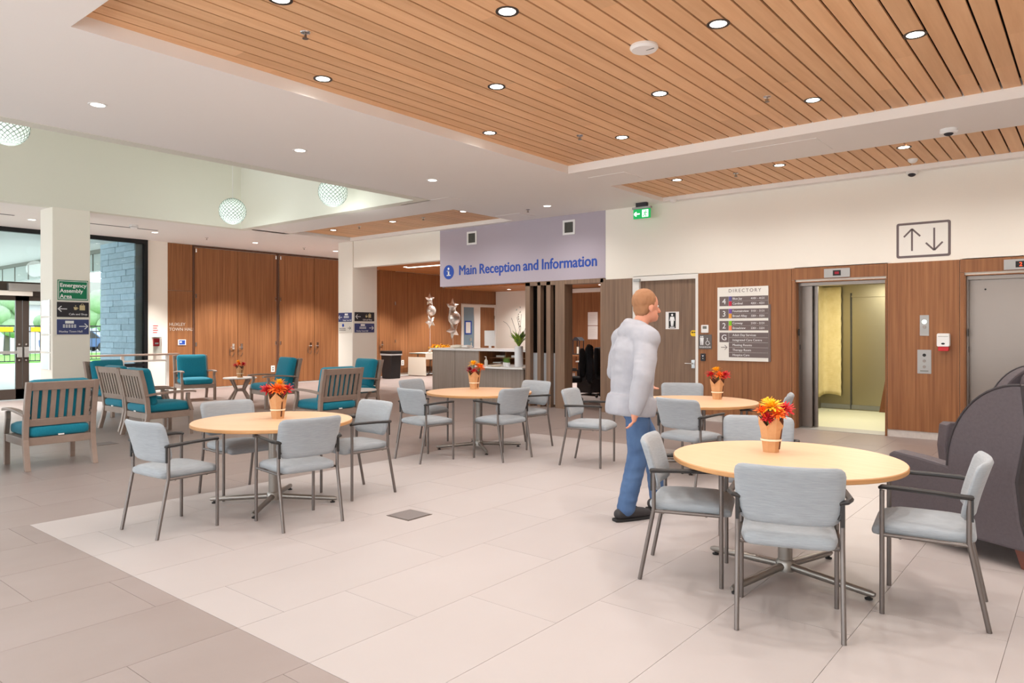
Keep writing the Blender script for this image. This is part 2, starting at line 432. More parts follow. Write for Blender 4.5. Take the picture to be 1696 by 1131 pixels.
# ---- washroom door
d = struct(MB().box(-6.30, -5.235, Y0 + .05, Y0 + .09, .01, 2.37).build('door_1', 'grey_oak'), 'walnut washroom door with notice and lever handle')
fr = MB(); fr.box(-6.435, -6.30, Y0 - .012, Y0 + .12, 0, 2.43); fr.box(-5.235, -5.185, Y0 - .012, Y0 + .12, 0, 2.43); fr.box(-6.30, -5.235, Y0 - .012, Y0 + .12, 2.37, 2.43)
fr.build('door_frame', 'white_paint', d)
h = MB(); h.tube([(-5.30, Y0 + .05, .94), (-5.30, Y0 - .02, .94), (-5.42, Y0 - .02, .94)], .011); h.lathe([(.03, 0), (.03, .01)], 16)
MB().tube([(-5.30, Y0 + .05, .94), (-5.30, Y0 - .02, .94), (-5.42, Y0 - .02, .94)], .011).box(-5.33, -5.27, Y0 + .035, Y0 + .05, .86, 1.0).build('lever_handle', 'chrome', d, smooth=True)
h.bm.free()
# the little closer at the head of the frame
MB().box(-6.40, -6.27, Y0 - .05, Y0 - .012, 2.36, 2.41).build('door_closer', 'steel_plate', d)

# ---- reception area behind the bulkhead
w = MB(); w.box(XW - .2, XW, 8.42, YB, 0, ZC + .1)
wl = struct(w.build('wall_left', 'wall_white'), 'tall walnut panel doors of the town hall wall')
def lp(y0, y1, z0, z1, m='walnut', nm='wood_panel', t=.022):
    return MB().box(XW, XW + t, y0 + .004, y1 - .004, z0 + .003, z1 - .003).build(nm, m, wl)
lp(8.42, 9.05, .08, 2.5); lp(8.42, 9.05, 2.5, 3.69)
lp(9.05, 9.10, 0, 3.69, 'walnut_edge', t=.03); lp(11.47, 11.56, 0, 3.69, 'walnut_edge', t=.012)
lp(9.10, 11.47, 3.64, 3.69, 'walnut_edge', t=.03); lp(11.56, 14.9, 3.64, 3.69, 'walnut_edge', t=.03)
lp(13.72, 14.0, .08, 3.64); lp(14.0, 14.7, .08, 3.64)
lp(14.7, 15.2, .08, 3.44); lp(15.9, 16.45, .08, 3.44); lp(16.45, 17.45, .08, 3.44); lp(17.45, 18.1, .08, 3.44); lp(18.1, 19.05, .08, 3.0)
lp(19.05, 21.0, 2.48, 3.0); lp(21.27, 21.0 + .0, .08, 3.0) if False else None
def leaf(y0, y1, n, handle_y):
    o = MB().box(XW + .004, XW + .036, y0 + .006, y1 - .006, .02, 3.63).build(n, 'walnut')
    struct(o, 'full-height walnut veneer door leaf')
    x = XW + .036
    MB().box(x, x + .012, handle_y - .03, handle_y + .03, .99, 1.14).build('escutcheon', 'chrome', o)
    MB().tube([(x + .01, handle_y, 1.05), (x + .06, handle_y, 1.05), (x + .06, handle_y - .11, 1.05)], .011).build('lever_handle', 'chrome', o, smooth=True)
    b = MB(); b.tube([(x + .02, handle_y - .1, 1.02), (x + .025, handle_y - .11, .85), (x + .025, handle_y - .03, .8), (x + .02, handle_y + .02, .9)], .007); b.build('pull_loop', 'steel', o, smooth=True)
    hy = y0 + .03 if handle_y > (y0 + y1) / 2 else y1 - .03
    for z in (3.55, 2.38, 1.14, .25): MB().box(x, x + .02, hy - .018, hy + .018, z - .05, z + .05).build('hinge', 'chrome', o, bevel=.004)
    return o
leaf(9.10, 10.28, 'door_2', 10.16); leaf(10.28, 11.47, 'door_3', 10.40); leaf(11.56, 12.72, 'door_4', 12.6); leaf(12.72, 13.72, 'door_5', 12.84)
leaf(15.2, 15.9, 'door_6', 15.12 + .2)
# reception ceilings and end walls
c = MB(); c.box(-14.86, -6.4, Y0 + .2, 18.3, 3.45, 3.55); c.box(XW, -14.86, 14.2, 18.3, 3.45, 3.55); c.box(XW, -6.4, 18.3, YB, 2.98, 3.08); c.box(XW, -6.4, 18.24, 18.3, 2.98, 3.45)
rc = struct(c.build('ceiling_reception', 'cedar_far'), 'timber ceiling over the reception area')
w = MB(); w.box(XW, -14.7, YB, YB + .1, 0, 3.1)
struct(w.build('wall_far', 'wall_white'), 'white far wall beyond the reception counter')
w = MB().box(-14.7, -6.4, YB - .02, YB + .1, 0, 3.1); wo = struct(w.build('wall_office', 'walnut'), 'walnut wall at the back of the reception office')
MB().box(-14.7, -6.4, YB - .06, YB - .02, 2.82, 2.96).build('cornice', 'white_paint', wo)
for x in (-13.0, -12.0, -11.05, -10.1): MB().box(x - .004, x + .004, YB - .024, YB - .02, 0, 2.8).build('panel_joint', 'walnut_edge', wo)
struct(MB().box(-6.6, -6.4, Y0 + .2, YB, 0, 3.5).build('wall_partition', 'walnut'), 'walnut partition beside the office')
# blue door and wood door in the far end of the left wall
d = struct(MB().box(XW + .005, XW + .03, 19.15, 19.72, .01, 2.35).build('door_7', 'door_blue'), 'pale blue door with framed notice')
fr = MB(); fr.box(XW, XW + .06, 19.05, 19.15, 0, 2.45); fr.box(XW, XW + .06, 19.72, 20.02, 0, 2.45); fr.box(XW, XW + .06, 19.15, 19.72, 2.35, 2.45); fr.build('door_frame', 'white_paint', d)
MB().box(XW + .03, XW + .045, 19.24, 19.60, 1.35, 1.85).build('notice_frame', 'ink_blue', d); MB().box(XW + .045, XW + .05, 19.28, 19.53, 1.4, 1.8).build('notice_sheet', 'paper', d)
MB().box(XW + .03, XW + .04, 19.5, 19.62, 1.1, 1.22).build('push_plate', 'steel_plate', d); MB().box(XW + .03, XW + .05, 19.54, 19.6, .9, 1.05).build('lock', 'chrome', d)
d = struct(MB().box(XW + .005, XW + .03, 20.06, 20.9, .01, 2.37).build('door_8', 'walnut'), 'walnut door in a white frame')
fr = MB(); fr.box(XW, XW + .06, 20.02, 20.06, 0, 2.45); fr.box(XW, XW + .06, 20.9, 20.97, 0, 2.45); fr.box(XW, XW + .06, 20.06, 20.9, 2.37, 2.45); fr.build('door_frame', 'white_paint', d)
for z in (.4, 1.2, 2.0): MB().box(XW + .03, XW + .07, 20.86, 20.9, z - .06, z + .06).build('hinge', 'chrome', d)

# ---- the sides of the room behind the viewer: a white wall, and a front with openings added for sky fill
struct(MB().box(XR, XR + .2, YF, Y0 + .2, 0, ZC + .1).build('wall_right', 'wall_white'), 'plain white wall at the right end of the room')
w = MB().box(XW, XR, YF - .2, YF, 0, .4); w.box(XW, XR, YF - .2, YF, 2.95, ZC + .1)
k = XW
while k < XR + .1: w.box(k - .15, k + .15, YF - .2, YF, .4, 2.95); k += 2.75
struct(w.build('wall_front', 'wall_white'), 'unseen white wall opposite the elevators with openings added to let in fill light')
# ---- columns
def column(nm, x0, x1, y0, y1, label):
    o = struct(MB().box(x0, x1, y0, y1, 0, ZC + .02).build(nm, 'wall_white', bevel=.012), label)
    return o
column('wall_column_entrance', -15.0, -14.4, 4.70, 5.32, 'white square column by the entrance carrying wayfinding signs')
column('wall_column_lounge', -14.86, -14.29, Y0 - .03, Y0 + .75, 'white square column at the corner of the reception bulkhead')

# ---- storefront, plane XW
struct(MB().box(XW - .2, XW + .01, 7.92, 8.42, 0, ZC + .02).build('wall_left_pier', 'wall_white'), 'narrow white wall between window and walnut doors')
def frame_bar(par, y0, y1, z0, z1, m='black_frame', x0=XW - .06, x1=XW + .06, nm='window_frame'): return MB().box(x0, x1, y0, y1, z0, z1).build(nm, m, par)
win = struct(MB().box(XW - .008, XW + .008, 5.83, 7.88, .1, 3.66).build('window_1', 'glass'), 'tall black-framed window beside the entrance')
frame_bar(win, 7.84, 7.92, 0, 3.7); frame_bar(win, 5.8, 7.84, 3.6, 3.7); frame_bar(win, 5.8, 7.84, 0, .1); frame_bar(win, 5.78, 5.84, 0, 3.7, 'bronze_frame'); frame_bar(win, 5.84, 7.84, .62, .7)
win = struct(MB().box(XW - .008, XW + .008, 2.6, 5.78, 2.52, 3.66).build('window_2', 'glass'), 'transom glazing above the entrance doors')
frame_bar(win, 0, 5.78, 3.6, 3.7); frame_bar(win, 2.6, 5.78, 2.38, 2.54, 'bronze_frame'); frame_bar(win, 3.6, 5.78, 2.24, 2.38, 'bronze_frame')
win = struct(MB().box(XW - .008, XW + .008, YF, 2.6, .1, 3.66).build('window_3', 'glass'), 'plain storefront glazing further along')
for y in (-2.4, -.8, .9, 2.6): frame_bar(win, y - .04, y + .04, 0, 3.7)
frame_bar(win, YF, 2.6, 0, .1)
def glassdoor(n, y0, y1, hs):
    d = struct(MB().box(XW - .006, XW + .006, y0 + .08, y1 - .08, .22, 2.16).build(n, 'glass'), 'glazed entrance door with dark bronze stiles')
    b = MB(); b.box(XW - .03, XW + .03, y0, y0 + .12, .02, 2.24); b.box(XW - .03, XW + .03, y1 - .12, y1, .02, 2.24); b.box(XW - .03, XW + .03, y0, y1, .02, .24); b.box(XW - .03, XW + .03, y0, y1, 2.14, 2.24)
    b.build('door_stile', 'bronze_frame', d)
    MB().box(XW + .04, XW + .08, y0 + .06, y1 - .06, 1.0, 1.06).build('push_bar', 'steel_plate', d)
    e = y1 - .06 if hs > 0 else y0 + .06
    MB().box(XW + .03, XW + .09, e - .045, e + .045, .92, 1.14).build('latch_case', 'steel_plate', d, bevel=.006)
    for z in (.86, 1.2): MB().ball((XW + .035, e, z), .025, 8).build('lock_cylinder', 'chrome', d)
    MB().box(XW - .008, XW + .009, y0 + .16, y1 - .16, 1.47, 1.57).build('warning_decal', 'yellow', d)
glassdoor('door_9', 4.36, 5.29, 1); glassdoor('door_10', 5.30, 5.78 + .3, -1)
op = thing('door_operator', 'grey metal automatic door operator box above the glazed entrance doors', 'door operator', (XW + .06, 5.2, 2.26))
MB().box(0, .12, -.2, .55, .08, .24).build('operator_box', 'steel_plate', op, bevel=.008); MB().box(.0, .1, -.75, .25, -.02, .08).build('header_cover', 'sign_cream', op, bevel=.005)

# ---- outside: pavement, stone wall, canopy, railings, lawn, road, trees
struct(MB().box(-60, XW - .06, -40, 40, -.3, -.03).build('floor_outside', 'pavement'), 'pale concrete pavement outside the glass')
sw = struct(MB().box(-20.1, XW - .09, 7.7, 8.1, -.03, 3.72).build('wall_stone', 'stone_core'), 'grey coursed stone wall outside the window')
random.seed(3); z = 0; row = 0
while z < 3.7:
    hgt = .15; x = -20.12 - random.random() * .4
    while x < XW - .1:
        L = random.choice((.45, .6, .75, .9)); xa, xb = max(x, -20.12), min(x + L, XW - .092); x += L
        if xb - xa < .05: continue
        pr = random.uniform(.02, .035)
        mk('stone_block', MB().box(xa + .004, xb - .004, 7.7 - pr, 7.7, z + .004, z + hgt - .004).mesh('stone_block'), 'stone', sw)
    z += hgt
s = struct(MB().box(-34.0, XW - .06, 0, 8.5, 3.72, 3.9).build('ceiling_canopy', 'soffit'), 'pale soffit of the entrance canopy')
fa = struct(MB().box(-34, -20.2, 8.12, 8.3, 3.15, 3.72).build('wall_fascia', 'fascia'), 'pale panelled fascia along the edge of the entrance canopy')
for k in range(10): MB().box(-33.5 + k * 1.3, -33.46 + k * 1.3, 8.1, 8.12, 3.15, 3.72).build('panel_joint', 'grille', fa)
MB().box(-34, -20.2, 8.04, 8.12, 3.62, 3.72).build('cap_flashing', 'grille', fa)
lw = MB().box(-52, -38.8, -40, 40, -.03, .02).build('lawn', 'lawn'); tag(lw, 'bright green lawn beyond the black railings', 'lawn', kind='stuff')
struct(MB().box(-60, -52, -40, 40, -.03, .03).build('floor_road', 'asphalt'), 'pale road beyond the lawn')
for i, y in enumerate((6.4, 9.6, 12.8, 16.0)):
    g = thing('railing', 'black vertical-bar railing section between pavement and lawn outside', 'railing', (-38, y, -.03), 0, 'railings outside the entrance')
    for t in range(16): MB().box(-.012, .012, t * .2 + .1 - .012, t * .2 + .1 + .012, .1, 1.7).build('baluster', 'black_frame', g)
    MB().box(-.03, .03, .04, 3.16, 1.7, 1.76).box(-.025, .025, .04, 3.16, 1.45, 1.5).build('top_rail', 'black_frame', g); MB().box(-.025, .025, .04, 3.16, .1, .15).build('bottom_rail', 'black_frame', g)
    MB().box(-.035, .035, -.035, .035, 0, 1.8).build('post', 'black_frame', g)
def tree(x, y, h, label, seed):
    t = thing('tree', label, 'tree', (x, y, .03)); random.seed(seed)
    MB().tube([(0, 0, 0), (.1, 0, h * .3), (0, .1, h * .6)], [.18, .14, .08], 8).build('trunk', 'twig', t)
    b = MB()
    for k in range(14):
        a = random.random() * 6.28; rr = random.random() * h * .22
        b.ball((rr * math.cos(a), rr * math.sin(a), h * random.uniform(.4, .9)), h * random.uniform(.12, .2), 8)
    b.build('foliage', 'tree', t, smooth=True)
tree(-50, 13.9, 3.6, 'leafy green tree across the road seen through the door glass', 1); tree(-49, 18.9, 4.2, 'taller green tree seen through the gap beside the stone wall', 2); tree(-51, 16.6, 2.6, 'small round tree far outside the entrance doors', 3)
bl = thing('house', 'pale low house far across the road', 'house', (-66, 20, 0))
MB().box(-4, 4, -9, 9, 0, 3.4).build('wall', 'bldg', bl)
MB().prism([(-4.6, 3.4), (4.6, 3.4), (0, 5.6)], -9.5, 9.5, 'y').build('roof', 'grille', bl)
for k in range(5): mk('window_pane', MB().box(4.0, 4.05, -7 + k * 3.2, -5.4 + k * 3.2, 1, 2.4).mesh('window_pane'), 'far_glass', bl)
car = thing('car', 'dark blue parked car on the road outside', 'car', (-55, 19.5, .03), 90)
MB().prism([(-2.1, .3), (2.1, .3), (2.15, .75), (1.3, .9), (.7, 1.4), (-1.1, 1.4), (-1.9, .9), (-2.15, .8)], -.85, .85, 'y').build('body', 'car_blue', car, bevel=.08)
for sx in (-1.3, 1.3):
    for sy in (-.8, .8): MB().tube([(sx, sy - .1, .32), (sx, sy + .1, .32)], .32, 16).build('wheel', 'rubber', car)
MB().prism([(1.15, .92), (.65, 1.34), (-1.0, 1.34), (-1.6, .92)], -.86, .86, 'y').build('side_glass', 'sign_black', car)
# ------------------------------------------------------------------ lamps
random.seed(11)
def make_downlight(ringm, cone=150, blend=.8, watts=1.0):
    t = thing('downlight', 'x', 'downlight')
    MB().lathe([(.062, .0), (.085, .0), (.085, -.006), (.062, -.004), (.062, -.001)], 24, cap=False).build('trim_ring', ringm, t, smooth=True)
    MB().lathe([(.0005, -.003), (.062, -.003)], 24, cap=False).build('lens', 'lens', t)
    ld = bpy.data.lights.new('downlight_lamp', 'SPOT'); ld.energy = DOWN_W * watts; ld.color = (1, .965, .925); ld.spot_size = R(cone); ld.spot_blend = blend; ld.shadow_soft_size = .045
    l = bpy.data.objects.new('lamp', ld); COL.objects.link(l); l.parent = t; l.location = (0, 0, -.012)
    return t
dl_w = make_downlight('ring_dark'); dl_c = make_downlight('white_plastic'); uw, uc = [], []; dl_n = make_downlight('white_plastic', 100, .5, 8.5); un = []; dl_m = make_downlight('white_plastic', 130, .8, 2.6); um = []
ZS = ZC + .11
XS = [-5.515, -4.417, -3.316, -2.22, -1.11, 0, 1.1]; YS = [2.85, 4.0, 5.17, 6.33, 7.48]
for i, x in enumerate(XS):
    for j, y in enumerate(YS):
        if (i + j) % 2 == 1 or (i == 0 and j in (1, 3)) and (i + j) % 2 == 1:
            place(dl_w, uw, (x, y, ZS), 0, 'round dark-rimmed downlight set between slats of the big timber ceiling', 'downlights of the large slatted recess')
        elif False: pass
for x in (-4.93, -3.4, -1.87, -.34, 1.2): place(dl_w, uw, (x, 9.96, ZC + .07), 0, 'round dark-rimmed downlight in the timber strip before the elevators', 'downlights of the elevator strip recess')
for x in (-13.48, -11.46, -9.43): place(dl_w, uw, (x, 10.06, ZC + .08), 0, 'round dark-rimmed downlight in the timber strip beside the lavender sign', 'downlights of the lounge strip recess')
for x, y in ((-7.56, 2.86), (-7.56, 5.15), (-7.56, 7.4), (-7.556, 10.22), (-7.56, .5), (-7.56, -1.8)): place(dl_c, uc, (x, y, ZC), 0, 'white-rimmed downlight in the plaster ceiling beside the light well', 'downlights along the plain ceiling')
for x, y in ((-16.42, 9.88), (-16.42, 12.33), (-16.42, 7.4), (-16.42, 5.0), (-16.42, 2.5)): place(dl_n, un, (x, y, ZC), 0, 'white-rimmed downlight in front of the tall walnut doors', 'downlights by the left wall')
for x, y in ((-4.4, 0), (-2.2, 0), (0, 0), (2.2, 0), (-4.4, -2.2), (-2.2, -2.2), (0, -2.2), (2.2, -2.2)): place(dl_c, uc, (x, y, ZC), 0, 'white-rimmed downlight in the plain ceiling behind the timber recess', 'downlights behind the timber recess')
for x, y in ((-16.5, 15.0), (-16.5, 17.4), (-13, 14.5), (-10, 14.5), (-13, 17), (-10, 17)): place(dl_n, un, (x, y, 3.448), 0, 'white-rimmed downlight in the reception ceiling', 'downlights over reception')
for x, y in ((-16.5, 20), (-12.5, 19.8), (-10.5, 19.8), (-8.2, 19.5)): place(dl_m, um, (x, y, 2.978), 0, 'white-rimmed downlight in the low ceiling behind reception', 'downlights behind reception')
ll = thing('linear_light', 'slim linear light set in the timber reception ceiling', 'ceiling light', (-15.47, 15.15, 3.44))
MB().box(-1.1, 1.1, -.05, .05, -.01, .01).build('lens', 'linear_lens', ll); MB().box(-1.13, 1.13, -.07, .07, 0, .012).build('frame', 'white_plastic', ll)
def globe(x, y, z, r, label):
    g = thing('pendant_globe', label, 'pendant light', (x, y, z), 0, 'woven globe pendants in the light well')
    b = MB().ball((0, 0, 0), r, 48); b.build('shade', 'globe', g, smooth=True, angle=0)
    # woven ribs spiralling both ways
    for s in (1, -1):
        b = MB()
        for k in range(20):
            pts = []
            for i in range(13):
                th = .12 + (math.pi - .24) * i / 12; ph = s * th * 1.1 + k * 2 * math.pi / 20
                pts.append((r * 1.004 * math.sin(th) * math.cos(ph), r * 1.004 * math.sin(th) * math.sin(ph), r * 1.004 * math.cos(th)))
            b.tube(pts, .007, 4)
        b.build('woven_ribs', 'rib', g)
    MB().tube([(0, 0, r), (0, 0, ZT - z)], .006, 6).build('cord', 'white_plastic', g)
    ld = bpy.data.lights.new('globe_lamp', 'POINT'); ld.energy = 20; ld.color = (.96, 1, .97); ld.shadow_soft_size = r
    l = bpy.data.objects.new('lamp', ld); COL.objects.link(l); l.parent = g; l.location = (0, 0, -r - .3)
globe(-13.18, 7.44, 3.84, .25, 'white woven globe pendant hanging lowest before the light well corner')
globe(-10.53, 7.85, 3.95, .25, 'white woven globe pendant half hidden by the ceiling edge')
globe(-11.6, 3.25, 4.3, .25, 'white woven globe pendant hanging on its own before the long well wall')

# ------------------------------------------------------------------ ceiling devices
def sprinkler(x, y, z, label):
    t = thing('sprinkler', label, 'sprinkler', (x, y, z), 0, 'ceiling sprinklers')
    MB().lathe([(.04, 0), (.035, -.008), (.012, -.01)], 16).build('escutcheon', 'chrome', t, smooth=True)
    MB().tube([(0, 0, -.008), (0, 0, -.05)], .006, 6).tube([(-.015, 0, -.02), (-.015, 0, -.05)], .003, 5).tube([(.015, 0, -.02), (.015, 0, -.05)], .003, 5).build('frame', 'steel', t)
    MB().lathe([(.024, -.052), (.024, -.05)], 12).build('deflector', 'steel', t)
sprinkler(-4.76, 3.29, ZS, 'steel sprinkler in the large timber recess nearest the white room corner'); sprinkler(-4.76, 7.09, ZS, 'steel sprinkler in the large timber recess by its far left corner')
sprinkler(-2.54, 7.09, ZS, 'steel sprinkler in the large timber recess before the elevators'); sprinkler(-4.06, 10.07, ZC + .07, 'steel sprinkler in the narrow timber strip')
sprinkler(-12.57, 10.07, ZC + .08, 'steel sprinkler in the lounge timber strip, far end'); sprinkler(-10.58, 10.1, ZC + .08, 'steel sprinkler in the lounge timber strip, middle')
sprinkler(-8.05, 10.3, ZC, 'steel sprinkler in the white ceiling before the lavender sign'); sprinkler(-16.4, 8.6, ZC, 'steel sprinkler before the walnut panel with metal lettering'); sprinkler(-16.4, 11.3, ZC, 'steel sprinkler before the middle of the walnut doors')
def disc(name, x, y, z, prof, label, cat, m='white_plastic', extra=None):
    t = thing(name, label, cat, (x, y, z)); MB().lathe(prof, 32).build('housing', m, t, smooth=True)
    if extra: extra(t)
    return t
disc('access_point', -2.86, 5.19, ZS, [(.11, 0), (.115, -.02), (.1, -.038), (.02, -.042)], 'round white wireless unit under the large timber recess', 'wireless unit', extra=lambda t: MB().box(.02, .09, -.004, .004, -.043, -.036).build('logo_bar', 'grille', t))
def cam_eye(t): MB().ball((0, -.02, -.045), .05, 16, (1, 1, .7)).build('dome', 'sign_black', t, smooth=True)
disc('security_camera', -1.27, 9.1, ZC, [(.085, 0), (.09, -.03), (.075, -.05), (.05, -.055)], 'white dome camera with dark lens under the white ceiling beam', 'camera', extra=cam_eye)
disc('security_camera', -2.0, 11.19, ZC, [(.075, 0), (.08, -.025), (.06, -.045), (.04, -.05)], 'white dome camera with dark lens against the elevator wall', 'camera', extra=cam_eye)
disc('smoke_detector', -1.91, 10.73, ZC + .07, [(.06, 0), (.06, -.02), (.045, -.04), (.03, -.05)], 'small white smoke detector on the narrow timber strip', 'detector', extra=lambda t: MB().lathe([(.046, -.03), (.05, -.033), (.046, -.036)], 24).build('vent_ring', 'grille', t))
disc('smoke_detector', -15.6, 6.6, ZC, [(.08, 0), (.085, -.04), (.06, -.07), (.03, -.075)], 'white ceiling detector between the entrance column and the window', 'detector', extra=lambda t: MB().lathe([(.08, -.043), (.086, -.047), (.08, -.05)], 24).build('vent_ring', 'grille', t))
disc('smoke_detector', -5.55, 11.08, ZC, [(.06, 0), (.06, -.02), (.045, -.04), (.03, -.05)], 'small white detector beside the hanging exit sign', 'detector', extra=lambda t: MB().lathe([(.046, -.03), (.05, -.033), (.046, -.036)], 24).build('vent_ring', 'grille', t))
ex = thing('exit_sign', 'green running man exit sign hanging by the elevator wall', 'exit sign', (-6.1, 11.0, 3.43), 0)
MB().box(-.16, .16, -.015, .015, -.0, .16).build('panel', 'exit_green', ex); MB().box(-.18, .18, -.03, .03, .165, .2).build('housing', 'steel_plate', ex, bevel=.004); MB().box(-.1, .1, -.04, .04, .2, .27).build('bracket', 'sign_black', ex)
arrow(ex, 'exit_white', -.085, .08, .1, -1, 0, .022, -.019, -.015)
rm = MB(); MB().box(.01, .13, -.017, -.015, .02, .145).build('pictogram_door', 'exit_white', ex)
rm.ball((.085, -.019, .125), .011, 8, (1, .3, 1))
for p, q in (((.08, .11), (.065, .07)), ((.065, .07), (.09, .05)), ((.09, .05), (.085, .025)), ((.065, .07), (.05, .045)), ((.05, .045), (.025, .04)), ((.078, .105), (.055, .1)), ((.055, .1), (.045, .08)), ((.078, .105), (.1, .09)), ((.1, .09), (.115, .095))):
    rm.tube([(p[0], -.019, p[1]), (q[0], -.019, q[1])], .007, 5)
rm.build('running_figure', 'exit_green', ex)

# ------------------------------------------------------------------ signs
def words(s_, size, parent, m, loc, sx=1.0, name='word', **kw):
    x = loc[0]
    for w_ in s_.split(' '):
        o = text(w_, size, parent, m, (x, loc[1], loc[2]), sx=sx, name=name, **kw)
        x += (max(v.co.x for v in o.data.vertices) + size * .27) * sx
def wallthing(name, label, cat, loc, rz=0, group=None): return thing(name, label, cat, loc, rz, group)
s = wallthing('reception_sign', 'blue main reception and information lettering with info symbol on lavender bulkhead', 'sign', (-11.0, Y0 - .005, 2.62))
words('Main Reception and Information', .292, s, 'ink_blue', (.30, 0, .075), bold=.007, depth=.004, sx=.935, name='sign_word')
MB().tube([(0, 0, .15), (0, -.006, .15)], .155, 40).build('info_disc', 'ink_blue', s)
i = MB(); i.box(-.018, .022, -.01, -.006, .075, .185); i.box(-.05, .022, -.01, -.006, .165, .185); i.box(-.055, .06, -.01, -.006, .07, .092); i.tube([(0, -.006, .225), (0, -.01, .225)], .026, 16); i.build('info_symbol', 'ink_white', s)
for x, l in ((-10.31, 'square white vent grille above the info symbol on the lavender bulkhead'), (-7.81, 'square white vent grille above the word Information on the lavender bulkhead')):
    v = wallthing('vent_grille', l, 'vent', (x, Y0 - .004, 3.46)); b = MB(); b.box(-.14, .14, -.015, 0, -.14, -.1); b.box(-.14, .14, -.015, 0, .1, .14); b.box(-.14, -.1, -.015, 0, -.1, .1); b.box(.1, .14, -.015, 0, -.1, .1); b.build('frame', 'white_plastic', v)
    MB().box(-.1, .1, -.004, 0, -.1, .1).build('backing', 'grille_dark', v)
    for k in range(7): MB().box(-.085 + k * .028 - .004, -.085 + k * .028 + .004, -.012, -.004, -.1, .1).build('slat', 'grille', v)
# elevator arrows sign painted on the wall
s = wallthing('elevator_sign', 'wall sign with up and down arrows in a rounded brown outline', 'sign', (-1.88, Y0 - .001, 2.755))
rbox(-.33, .33, -.245, .245, -.003, 0, .03).build('border', 'ink_grey', s); rbox(-.298, .298, -.213, .213, -.005, -.003, .012).build('face', 'sign_white', s)
arrow(s, 'ink_grey', -.135, .0, .3, 0, 1, .023, -.008, -.005, .42); arrow(s, 'ink_grey', .135, 0, .3, 0, -1, .023, -.008, -.005, .42)
# directory
s = wallthing('directory_sign', 'white directory board listing floors on the walnut wall', 'sign', (-4.42, Y0 - .022, 1.008))
MB().box(-.416, .416, -.02, 0, 0, 1.19).build('board', 'sign_white', s); MB().box(.416, .45, -.014, 0, -.0, .9).build('side_slide', 'grey_sign', s)
text('DIRECTORY', .078, s, 'ink_grey', (-.23, -.021, 1.105), spacing=1.35, name='heading')
rows = [(.885, [('4', None), ('Blue Jay', '4101 - 4131', 'purple'), ('Cardinal', '4201 - 4231', 'red')]), (.685, [('3', None), ('Fountainview', '3101 - 3131', 'violet'), ('Broad Alley', '3201 - 3231', 'orange')]), (.49, [('2', None), ('Conway', '2101 - 2131', 'green'), ('Broadview', '2201 - 2231', 'coral')])]
for nme, cc in (('purple', (92, 84, 150)), ('red', (206, 40, 70)), ('violet', (120, 80, 170)), ('orange', (236, 160, 60)), ('green', (130, 200, 20)), ('coral', (250, 140, 90))): mat('chip_' + nme, cc, .6)
for z, r in rows:
    for k, it in enumerate(r[1:]):
        z1 = z + .155 - k * .078; z0 = z1 - .076
        MB().box(-.185, .416, -.022, -.02, z0, z1).build('row_plate', 'grey_sign', s); MB().box(-.222, -.175, -.023, -.02, z0, z1).build('colour_chip', 'chip_' + it[2], s)
        text(it[0], .05, s, 'ink_white', (-.16, -.024, z0 + .022)); text(it[1], .046, s, 'ink_white', (.14, -.024, z0 + .022))
    MB().box(-.38, -.226, -.022, -.02, z + .001, z + .155).build('number_plate', 'grey_sign', s); text(r[0][0], .13, s, 'ink_white', (-.302, -.024, z + .032), 'CENTER')
MB().box(-.38, -.226, -.022, -.02, .3, .455).build('number_plate', 'grey_sign', s); text('G', .13, s, 'ink_white', (-.302, -.024, .332), 'CENTER')
for k, t_ in enumerate(('Adult Day Services', 'Integrated Care Centre', 'Meeting Rooms', 'Therapy Room', 'Hospice Care')):
    MB().box(-.222, .416, -.022, -.02, .455 - .08 * (k + 1) + .003, .455 - .08 * k).build('row_plate', 'grey_sign', s); text(t_, .05, s, 'ink_white', (-.16, -.024, .4 - .08 * k))
arrow(s, 'ink_grey', -.305, .215, .1, 1, 0, .009, -.022, -.02)
# washroom notice on the door
s = wallthing('washroom_notice', 'white printed sheet with a black figure panel on the washroom door', 'notice', (-5.69, Y0 + .05, 1.67))
MB().box(-.125, .125, -.003, 0, -.15, .15).build('sheet', 'paper', s); MB().box(-.065, .065, -.005, -.003, -.135, .135).build('panel', 'ink_black', s)
fg = MB(); fg.ball((0, -.006, .095), .02, 10, (1, .2, 1)); fg.prism([(-.035, .065), (.035, .065), (.05, -.005), (.038, -.01), (.03, .03), (.028, -.03), (.02, -.1), (.004, -.1), (0, -.035), (-.004, -.1), (-.02, -.1), (-.028, -.03), (-.03, .03), (-.038, -.01), (-.05, -.005)], -.007, -.005, 'y'); fg.build('figure', 'ink_white', s)
MB().box(-.045, .045, -.006, -.005, -.125, -.112).build('caption_bar', 'ink_white', s)
s = wallthing('door_sticker', 'yellow rounded sticker beside the washroom door handle', 'sticker', (-5.29, Y0 + .049, 1.45)); rbox(-.062, .05, -.05, .05, -.002, 0, .04).build('sticker', 'yellow', s); arrow(s, 'ink_black', -.02, .015, .04, -1, 0, .01, -.004, -.002); MB().box(.0, .045, -.004, -.002, .008, .022).build('caption_bar', 'ink_black', s)
s = wallthing('thermostat', 'square white thermostat with grey screen above the washroom sign', 'thermostat', (-5.056, Y0 - .022, 1.525)); rbox(-.062, .062, -.065, .065, -.025, 0, .012).build('body', 'white_plastic', s); MB().box(-.035, .035, -.027, -.025, .0, .045).build('screen', 'grille', s)
s = wallthing('washroom_sign', 'grey accessible washroom sign with white pictograms', 'sign', (-5.055, Y0 - .022, 1.31)); MB().box(-.115, .115, -.012, 0, -.12, .12).build('plate', 'wash_grey', s, bevel=.003)
fg = MB()
